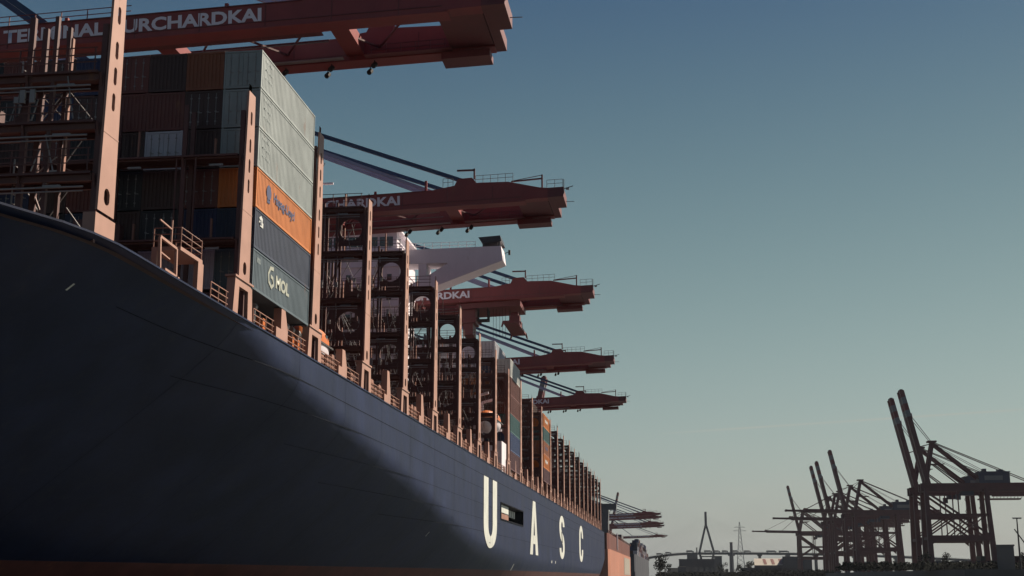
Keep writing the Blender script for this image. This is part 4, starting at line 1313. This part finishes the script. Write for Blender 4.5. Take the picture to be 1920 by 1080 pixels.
    for k in range(13):
        mb.beam((38 + 2 * k, -3, 42.4), (38 + 2 * k, -3, 44.6), 0.2).beam((38 + 2 * k, -3, 42.4), (39 + 2 * k, -3, 43.6), 0.1)
    out.append(('walkway', mb, 'hazed'))
    out.append(('trolley', MB().box(20, 27, -3, 3, 42.2, 44.5).box(17.5, 20, -1.2, 1.2, 39.8, 43.0), 'hazed_b'))
    mb = MB()
    for z0, z1, xx in ((18, 31, 32.0), (31, 45, 30.0)):
        for k in range(4):
            a = z0 + (z1 - z0) * k / 4; b_ = z0 + (z1 - z0) * (k + 1) / 4
            mb.beam((xx - 2 * (k % 2), -9.2, a), (xx - 2 * ((k + 1) % 2), -9.2, b_), 0.25)
    out.append(('stair', mb, 'hazed'))
    return out
_sp = {}
def shore_crane(x, Y, raised, label, group, mirror=False):
    root = empty('gantry_crane', (x, Y, QZ), label, 'harbour crane', group)
    if (raised) not in _sp:
        _sp[raised] = [(n, mb.mesh(n, M[m])) for n, mb, m in shore_parts(raised)]
    for n, me in _sp[raised]:
        link(n, me, root)
    if mirror:
        root.rotation_euler = (0, 0, math.pi)
    return root
GR = 'gantry cranes on the right bank'
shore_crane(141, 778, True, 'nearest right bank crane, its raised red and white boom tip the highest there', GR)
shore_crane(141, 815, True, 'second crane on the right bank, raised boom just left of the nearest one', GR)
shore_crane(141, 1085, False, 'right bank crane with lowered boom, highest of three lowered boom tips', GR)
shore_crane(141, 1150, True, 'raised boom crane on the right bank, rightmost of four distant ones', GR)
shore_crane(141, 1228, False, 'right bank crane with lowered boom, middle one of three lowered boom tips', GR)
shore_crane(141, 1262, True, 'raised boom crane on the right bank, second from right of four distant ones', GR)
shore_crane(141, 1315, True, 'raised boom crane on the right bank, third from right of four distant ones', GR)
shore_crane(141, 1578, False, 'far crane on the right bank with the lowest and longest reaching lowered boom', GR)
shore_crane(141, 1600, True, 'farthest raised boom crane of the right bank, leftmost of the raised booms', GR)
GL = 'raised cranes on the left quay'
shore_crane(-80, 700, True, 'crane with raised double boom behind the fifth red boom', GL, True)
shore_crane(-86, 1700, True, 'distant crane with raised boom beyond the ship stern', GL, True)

# ================================================================== OTHER SHIPS
def far_ship(y0, y1, x, zt, zb, mats, label, name='cargo_ship'):
    o = empty(name, (x - 20, (y0 + y1) / 2, WATER), label, 'ship')
    of = -Vector(o.location)
    L = y1 - y0
    W2 = 40.0
    plan = [(x - 20, y0 - 0.0), (x - 6, y0 + 1.0), (x - 0.6, y0 + 4), (x, y0 + 9), (x, y1 - 60), (x - 5, y1 - 25), (x - 20, y1), (x - 35, y1 - 25), (x - 40, y1 - 60), (x - 40, y0 + 9), (x - 39.4, y0 + 4), (x - 34, y0 + 1.0)]
    def shrink(k): return [(x - 20 + (a - x + 20) * k, b_) for a, b_ in plan]
    MB().prism(plan, 'z', WATER - 0.5, zb).build('lower_hull', mats[1], o, of)
    MB().prism([(a + (0.25 if a > x - 20 else -0.25) * 0, b_) for a, b_ in shrink(0.985)], 'z', zb, zt).build('upper_hull', mats[0], o, of)
    return o, of
s2, of2 = far_ship(468, 735, -24.6, 15.5, 9.8, (M['red_ship'], M['pink_ship']), 'rust red cargo ship moored beyond the stern of the navy ship')
MB().box(-24.58, -24.5, 596, 664, 1.0, 8.6).build('hull_panel', M['roof_w'], s2, of2)
mb = MB().box(-60, -30, 700, 722, 15.5, 22); mb.build('deckhouse', M['bldg2'], s2, of2)
MB().box(-24.9, -24.45, 534, 535.5, 10.5, 17.2).build('gangway_post', M['white'], s2, of2)
mb = MB()
yy = 475
while yy < 700:
    mb.beam((-25.2, yy, 15.5), (-25.2, yy, 16.6), 0.12); yy += 4
mb.beam((-25.2, 475, 16.6), (-25.2, 700, 16.6), 0.12).beam((-25.2, 475, 16.05), (-25.2, 700, 16.05), 0.1)
mb.build('handrail', M['red_ship'], s2, of2)
s3, of3 = far_ship(760, 1150, -24.8, 13.0, 3.0, (M['dk_ship'], M['dk_ship']), 'dark cargo ship loaded with containers, farthest along the left quay')
MB().box(-62.0, -42, 795, 808, 13, 40).box(-66, -37, 797, 803, 40, 43.5).build('deckhouse', M['bldg2'], s3, of3)
rnd = random.Random(9)
for k in range(22):
    yb = 815 + k * 13.2
    for r_ in range(2):
        n = rnd.choice((2, 3, 4)) if k < 18 else 2
        for j in range(n):
            c = rnd.choice(['maroon', 'dark brown', 'dark slate blue', 'rust red', 'pale grey', 'navy blue'])
            container(-25.5 - r_ * 2.47, yb, 13.2 + j * 2.6, 2.59, c, 'dim %s container among the deck stacks of the farthest dark ship' % c, 'containers on the farthest dark ship')

# ================================================================== FAR SHORE
def ground_at(px, r):
    v = raydir(px, 800); k = r / math.hypot(v.x, v.y)
    return Vector((v.x * k, v.y * k, 0))
# cable stayed bridge: centre under its pylon, deck running across the view
PB = ground_at(1317.5, 2700)
vdir = PB.normalized(); side = Vector((vdir.y, -vdir.x, 0))
ang = math.atan2(side.y, side.x)
br = empty('cable_stayed_bridge', (PB.x, PB.y, 1.5), 'long dark cable stayed road bridge with an inverted Y shaped pylon on the horizon', 'bridge', rz=ang)
def dz(u): return 47.0 - 0.00045 * 0 - (0.0009 * (u + 20) ** 2 if u < -20 else 0) - (0.00006 * (u - 20) ** 2 if u > 20 else 0)
mb = MB()
us = list(range(-260, 1000, 20))
for a, b_ in zip(us, us[1:]):
    n = len(mb.v)
    for u in (a, b_):
        for (y, z) in ((-9, -4.4), (9, -4.4), (9.5, 0), (-9.5, 0)):
            mb.v.append((u, y, dz(u) + z))
    mb.f += [tuple(n + i for i in q_) for q_ in ((0, 1, 5, 4), (1, 2, 6, 5), (2, 3, 7, 6), (3, 0, 4, 7))]
mb.build('deck', M['bridge'], br)
mb = MB()
for u in range(-256, 990, 6):
    mb.box(u - 0.15, u + 0.15, -9.4, -9.2, dz(u), dz(u) + 1.2)
for a, b_ in zip(us, us[1:]):
    mb.beam((a, -9.3, dz(a) + 1.2), (b_, -9.3, dz(b_) + 1.2), 0.25)
mb.build('railing', M['bridge'], br)
mb = MB()
# inverted Y pylon seen broadside on
mb.taper((0, 0, 128), (0, 0, 99), 4.6, 6.4, 5.0, 7.4, (0, 1, 0))
for s_ in (-1, 1):
    mb.taper((s_ * 1.0, 0, 100), (s_ * 14.5, 0, 47), 4.0, 4.6, 4.4, 4.8, (0, 1, 0)).taper((s_ * 14.5, 0, 47), (s_ * 11.0, 0, 33), 4.4, 4.8, 4.6, 4.8, (0, 1, 0)).taper((s_ * 11.0, 0, 33), (s_ * 6, 0, 0), 4.6, 4.8, 5.0, 5.0, (0, 1, 0))
mb.beam((-12.5, 0, 39), (12.5, 0, 39), 2.2)
mb.build('pylon', M['bridge'], br)
for s_ in (-1, 1):
    for k in range(1, 9):
        u = s_ * k * 19.0
        MB().beam((0, 0, 124 - k * 0.5 - (8 - k) * 2.6), (u, 0, dz(u)), 0.09).build('cable', M['bridge'], br)
for u in (-120, -205, 49, 105, 160, 215, 290, 370, 450, 530, 610, 690, 770, 850):
    w_ = 4.4 if u in (49,) else 3.0
    h_ = dz(u) - 4.4
    MB().taper((u, 0, 0), (u, 0, h_), w_ * 2.0, 10, w_ * 1.8, 9, (0, 1, 0)).box(u - w_ * 1.5, u + w_ * 1.5, -8, 8, h_ - 2.5, h_ - 0.02).build('pier', M['bridge'], br)
def truck(u, L, h, label):
    p = br.matrix_world if False else None
    c, s_ = math.cos(ang), math.sin(ang)
    loc = (PB.x + c * u + s_ * 4.0, PB.y + s_ * u - c * 4.0, 1.5 + dz(u))
    o = empty('truck', loc, label, 'truck', 'trucks crossing the bridge', rz=ang)
    MB().box(-L / 2, L / 2 - 2.9, -1.3, 1.3, 1.1, h).build('cargo_box', M['truck'], o)
    MB().prism([(L / 2 - 2.6, 0.5), (L / 2, 0.5), (L / 2, 2.0), (L / 2 - 0.4, 3.1), (L / 2 - 2.6, 3.1)], 'y', -1.25, 1.25).build('cab', M['bridge'], o)
    for x in (-L / 2 + 1.2, -L / 2 + 2.6, L / 2 - 1.3):
        MB().tube((x, -1.3, 0.5), (x, 1.3, 0.5), 0.5, 8).build('wheel', M['dark'], o)
for px, L, h, d in ((1231, 13, 4.0, 'descending the left end'), (1247, 12, 4.0, 'left of the pylon, second from the left'), (1287, 15, 4.4, 'just left of the pylon'), (1320, 16, 4.2, 'passing under the pylon'), (1336, 13, 4.0, 'just right of the pylon'), (1351, 12, 4.0, 'left of the first tall pier'), (1369, 15, 4.2, 'right of the first tall pier'), (1392, 14, 4.0, 'in the middle of the right approach'), (1436, 20, 4.2, 'left of the two long ones on the right'), (1459, 20, 4.2, 'the farther right of two long ones')):
    u = (ground_at(px, 2700 / math.cos(math.atan((px - 1317.5) / 2430.0))) - PB).dot(side)
    truck(u, L, h, 'tiny dark lorry on the bridge deck, ' + d)
# lattice pylon
PL = ground_at(1379.5, 2300)
lp = empty('electricity_pylon', (PL.x, PL.y, 1.5), 'slender pale lattice electricity pylon to the right of the bridge pylon', 'pylon')
mb = MB()
for k in range(12):
    z0, z1 = k * 7.6, (k + 1) * 7.6
    w0, w1 = 7.5 * (1 - k / 12.6), 7.5 * (1 - (k + 1) / 12.6)
    for sx in (-1, 1):
        for sy in (-1, 1):
            mb.beam((sx * w0 / 1, sy * w0, z0), (sx * w1 / 1, sy * w1, z1), 0.6)
        mb.beam((sx * w0, -w0, z0), (-sx * w1, -w1, z1), 0.3)
        mb.beam((sx * w0, w0, z0), (-sx * w1, w1, z1), 0.3)
mb.build('tower', M['lattice'], lp)
for z, w_ in ((82, 9), (76, 11)):
    MB().beam((-w_, 0, z), (w_, 0, z), 0.5).beam((-w_, 0, z), (0, 0, z + 3), 0.25).beam((w_, 0, z), (0, 0, z + 3), 0.25).build('cross_arm', M['lattice'], lp)
for px, r, h0, w_, lab in ((1363, 2500, 62, 3.2, 'dark chimney standing at the right of the first bridge pier'), (1299.5, 2200, 46, 1.2, 'thin dark mast rising left of the bridge pylon')):
    p = ground_at(px, r)
    o = empty('chimney', (p.x, p.y, 1.5), lab, 'chimney')
    MB().tube((0, 0, 0), (0, 0, h0), w_, 12, w_ * 0.8).build('shaft', M['bridge'], o)
    MB().tube((0, 0, h0 - 1.2), (0, 0, h0), w_ * 0.95, 12).build('rim', M['dark'], o)

def shed(px0, px1, r, ztop, zb, m, label, roof='flat', depth=30, rm=None, wins=0):
    a, b_ = ground_at(px0, r), ground_at(px1, r)
    L = (b_ - a).length
    c = (a + b_) / 2
    rz = math.atan2((b_ - a).y, (b_ - a).x)
    o = empty('warehouse', (c.x, c.y, zb), label, 'warehouse', rz=rz)
    H = ztop - zb
    MB().box(-L / 2, L / 2, 0, depth, 0, H * (1 if roof == 'flat' else 0.6)).build('wall', m, o)
    if roof == 'flat':
        MB().box(-L / 2 - 0.4, L / 2 + 0.4, -0.4, depth + 0.4, H + 0.01, H + 0.6).build('roof', rm or m, o)
    elif roof == 'gable':
        MB().prism([(-1, H * 0.6), (depth + 1, H * 0.6), (depth / 2, H)], 'x', -L / 2 - 0.5, L / 2 + 0.5).build('roof', rm or m, o)
    for k in range(wins):
        x = -L / 2 + L * (k + 0.5) / wins
        MB().box(x - L / wins * 0.3, x + L / wins * 0.3, -0.08, 0.02, H * 0.25, H * 0.5).build('window', M['glass'], o)
    return o
shed(1281, 1300, 1990, 33, 1.5, M['bldg2'], 'tall grey block rising behind the dark building left of the bridge pylon', depth=20)
shed(1266, 1335, 1900, 24.5, 1.5, M['bldg'], 'wide dark blue building below the bridge pylon', wins=6)
shed(1331, 1345, 1860, 28, 1.5, M['bldg2'], 'grey tower block at the right end of the dark blue building', depth=16, wins=2)
shed(1245, 1264, 1500, 9.5, 1.5, M['roof_w'], 'low pale shed on the far shore left of the dark blue building', depth=20)
shed(1264, 1278, 1450, 10.8, 1.5, M['bldg2'], 'low grey shed with bright end beside the pale shed', depth=12, rm=M['roof_w'])
wh = shed(1404, 1462, 1900, 26.0, 1.5, M['bldg'], 'long warehouse with sunlit pale striped roof under the bridge approach', 'gable', 60, M['roof_w'])
for k in range(3):
    mb = MB()
    x = -8 + k * 11
    H = 24.5
    mb.poly([(x, -1.2 + 4, H * 0.6 + 0.25 + 1.4), (x + 4, -1.2 + 4, H * 0.6 + 0.25 + 1.4), (x + 1.5, 27, H * 0.97), (x - 2.5, 27, H * 0.97)])
    mb.build('roof_panel', M['red_ship'], wh)
shed(1456, 1510, 1890, 27.5, 1.5, M['bldg'], 'dark flat roofed warehouse right of the striped roof', depth=40)
shed(1380, 1480, 1420, 9.0, 1.5, M['bldg'], 'low dark shed in front of the striped roof warehouse', depth=20)
shed(1850, 1882, 720, 15.6, QZ, M['bldg2'], 'pale grey box shaped shed beside the legs of the nearest right bank crane', depth=14)
# tree line and trees
def tree(px, r, h, zb, label, seed):
    p = ground_at(px, r)
    rnd = random.Random(seed)
    o = empty('tree', (p.x, p.y, zb), label, 'tree', 'trees on the far shore')
    mb = MB().tube((0, 0, 0), (0, 0, h * 0.6), h * 0.035, 6, h * 0.015)
    for k in range(5):
        a = k * 1.3; mb.tube((0, 0, h * (0.3 + 0.06 * k)), (math.cos(a) * h * 0.22, math.sin(a) * h * 0.22, h * (0.55 + 0.06 * k)), h * 0.012, 4, h * 0.005)
    mb.build('trunk', M['bark'], o)
    mb = MB()
    blobs = [(rnd.uniform(-.26, .26) * h, rnd.uniform(-.26, .26) * h, rnd.uniform(.35, .88) * h, rnd.uniform(.10, .2) * h) for _ in range(9)]
    for bx, by, bz, br_ in blobs:
        for _ in range(55):
            v = Vector((rnd.gauss(0, 1), rnd.gauss(0, 1), rnd.gauss(0, 1))).normalized() * br_ * rnd.uniform(.6, 1.1)
            c = Vector((bx, by, bz)) + v
            s_ = h * rnd.uniform(.02, .045)
            u = Vector((rnd.gauss(0, 1), rnd.gauss(0, 1), rnd.gauss(0, 1))).normalized(); w_ = u.orthogonal().normalized()
            mb.quad(c - u * s_, c + w_ * s_, c + u * s_, c - w_ * s_)
    mb.build('crown', M['leaf'], o, fix=False)
for k, (px, r, h, lab) in enumerate(((1231, 900, 11.5, 'left of two bushy trees beside the dark ship bow'), (1240, 905, 10.5, 'right of two bushy trees beside the dark ship bow'), (1347, 1500, 15, 'round tree at the right end of the dark blue building'), (1375, 1480, 13, 'small tree below the lattice pylon'), (1395, 1450, 16, 'tree at the foot of the second bridge pier'), (1716, 745, 8, 'bush at the foot of the nearest right bank crane, left leg'), (1760, 742, 7, 'bush between the legs of the nearest right bank crane'), (1905, 740, 8, 'bush at the right edge of the bank'))):
    tree(px, r, h + (2 if r < 950 else 0), 1.0 if px < 1700 else QZ, lab, 30 + k)
mb = MB()
rnd = random.Random(77)
def shrubs(px0, px1, r, zb, h, n):
    for _ in range(n):
        p = ground_at(rnd.uniform(px0, px1), r + rnd.uniform(-8, 8))
        hh = h * rnd.uniform(0.3, 1.0)
        for _ in range(10):
            c = Vector((p.x + rnd.gauss(0, 1.6), p.y + rnd.gauss(0, 1.6), zb + hh * rnd.random() ** 0.6))
            u = Vector((rnd.gauss(0, 1), rnd.gauss(0, 1), rnd.gauss(0, 1))).normalized() * rnd.uniform(.4, 1.1); w_ = u.orthogonal().normalized() * rnd.uniform(.4, 1.1)
            mb.quad(c - u, c + w_, c + u, c - w_)
shrubs(1226, 1420, 1300, -0.5, 5.5, 600)
shrubs(1380, 1560, 1250, -0.5, 7.5, 500)
shrubs(1560, 1935, 735, QZ, 4.5, 420)
tag(mb.build('shore_scrub', M['leaf'], fix=False), 'dark scrub growing along the far bank', 'scrub', kind='stuff')
q = MB(); q.box(-20, 150, 1240, 2330, WATER - 0.5, 0.6)
tag(q.build('far_bank', M['asphalt']), kind='structure')
q = MB(); q.box(-21, -6, 880, 1240, WATER - 0.5, 0.2)
tag(q.build('mole', M['concrete']), kind='structure')
# clutter on the right quay: parked stacks and a straddle row, a light mast, a mobile crane
rnd = random.Random(21)
spots = []
def ordinal(k):
    ones = ['first', 'second', 'third', 'fourth', 'fifth', 'sixth', 'seventh', 'eighth', 'ninth', 'tenth', 'eleventh', 'twelfth', 'thirteenth', 'fourteenth', 'fifteenth', 'sixteenth', 'seventeenth', 'eighteenth', 'nineteenth']
    if k < 19:
        return ones[k]
    t_, o_ = divmod(k + 1, 10)
    return ['twentieth', 'thirtieth', 'fortieth'][t_ - 2] if o_ == 0 else ['twenty', 'thirty', 'forty'][t_ - 2] + '-' + ones[o_ - 1]
for k in range(44):
    px = 1470 + k * 10.6 + rnd.uniform(-3, 3)
    r = 772 + rnd.uniform(-12, 6) if px > 1650 else 1010 + rnd.uniform(-40, 20)
    p = ground_at(px, r)
    if p.x > 137: spots.append(p)
for k, p in enumerate(spots):
    n = rnd.choice((1, 2, 2, 3))
    for j in range(n):
        c = rnd.choice(['dark brown', 'maroon', 'black', 'dark slate blue'])
        where = 'standing alone' if n == 1 else ('at the bottom' if j == 0 else ('on top' if j == n - 1 else 'in the middle'))
        container(p.x, p.y, QZ + 0.02 + j * 2.6, 2.59, c, 'dim %s container %s, %s stack from the left, right bank' % (c, where, ordinal(k)), 'containers on the right bank')
p = ground_at(1892, 700)
lm = empty('light_mast', (p.x, p.y, QZ), 'tall floodlight mast at the right edge beside the nearest right bank crane', 'light mast')
MB().tube((0, 0, 0), (0, 0, 25.0), 0.55, 8, 0.28).build('mast', M['dark'], lm)
MB().box(-2.1, 2.1, -0.8, 0.8, 25.0, 25.35).build('headframe', M['dark'], lm)
for k in range(6):
    MB().box(-2.0 + k * 0.7, -1.55 + k * 0.7, -1.0, -0.6, 24.6, 25.0).build('floodlight', M['galv'], lm)
p = ground_at(1913, 800)
mc = empty('mobile_crane', (p.x, p.y, QZ), 'small mobile crane with thin raised jib at the right edge', 'mobile crane')
MB().box(-3, 3, -1.6, 1.6, 0.9, 6.5).build('body', M['dark'], mc)
MB().box(-1, 3.2, -1.5, 1.5, 6.5, 9.5).build('cab', M['bldg'], mc)
MB().beam((1, 0, 9), (-8.0, 0, 23), 0.55).build('jib', M['dark'], mc)
for x in (-2.2, 0, 2.2):
    MB().tube((x, -1.8, 0.7), (x, 1.8, 0.7), 0.7, 10).build('wheel', M['dark'], mc)

# ================================================================== HAZE
hz = bpy.data.materials.new('harbour_haze')
hz.use_nodes = True
t = hz.node_tree
for n in list(t.nodes):
    t.nodes.remove(n)
ho = t.nodes.new('ShaderNodeOutputMaterial')
pv = t.nodes.new('ShaderNodeVolumePrincipled')
pv.inputs['Color'].default_value = (0.80, 0.88, 1.0, 1)
pv.inputs['Density'].default_value = 1.7e-5
pv.inputs['Anisotropy'].default_value = 0.0
t.links.new(pv.outputs[0], ho.inputs['Volume'])
hb = MB().box(-2500, 2800, -900, 6500, WATER - 6.0, 140.0).build('haze', hz)
tag(hb, 'thin pale harbour haze lying over the water and the far bank', 'haze', kind='stuff')
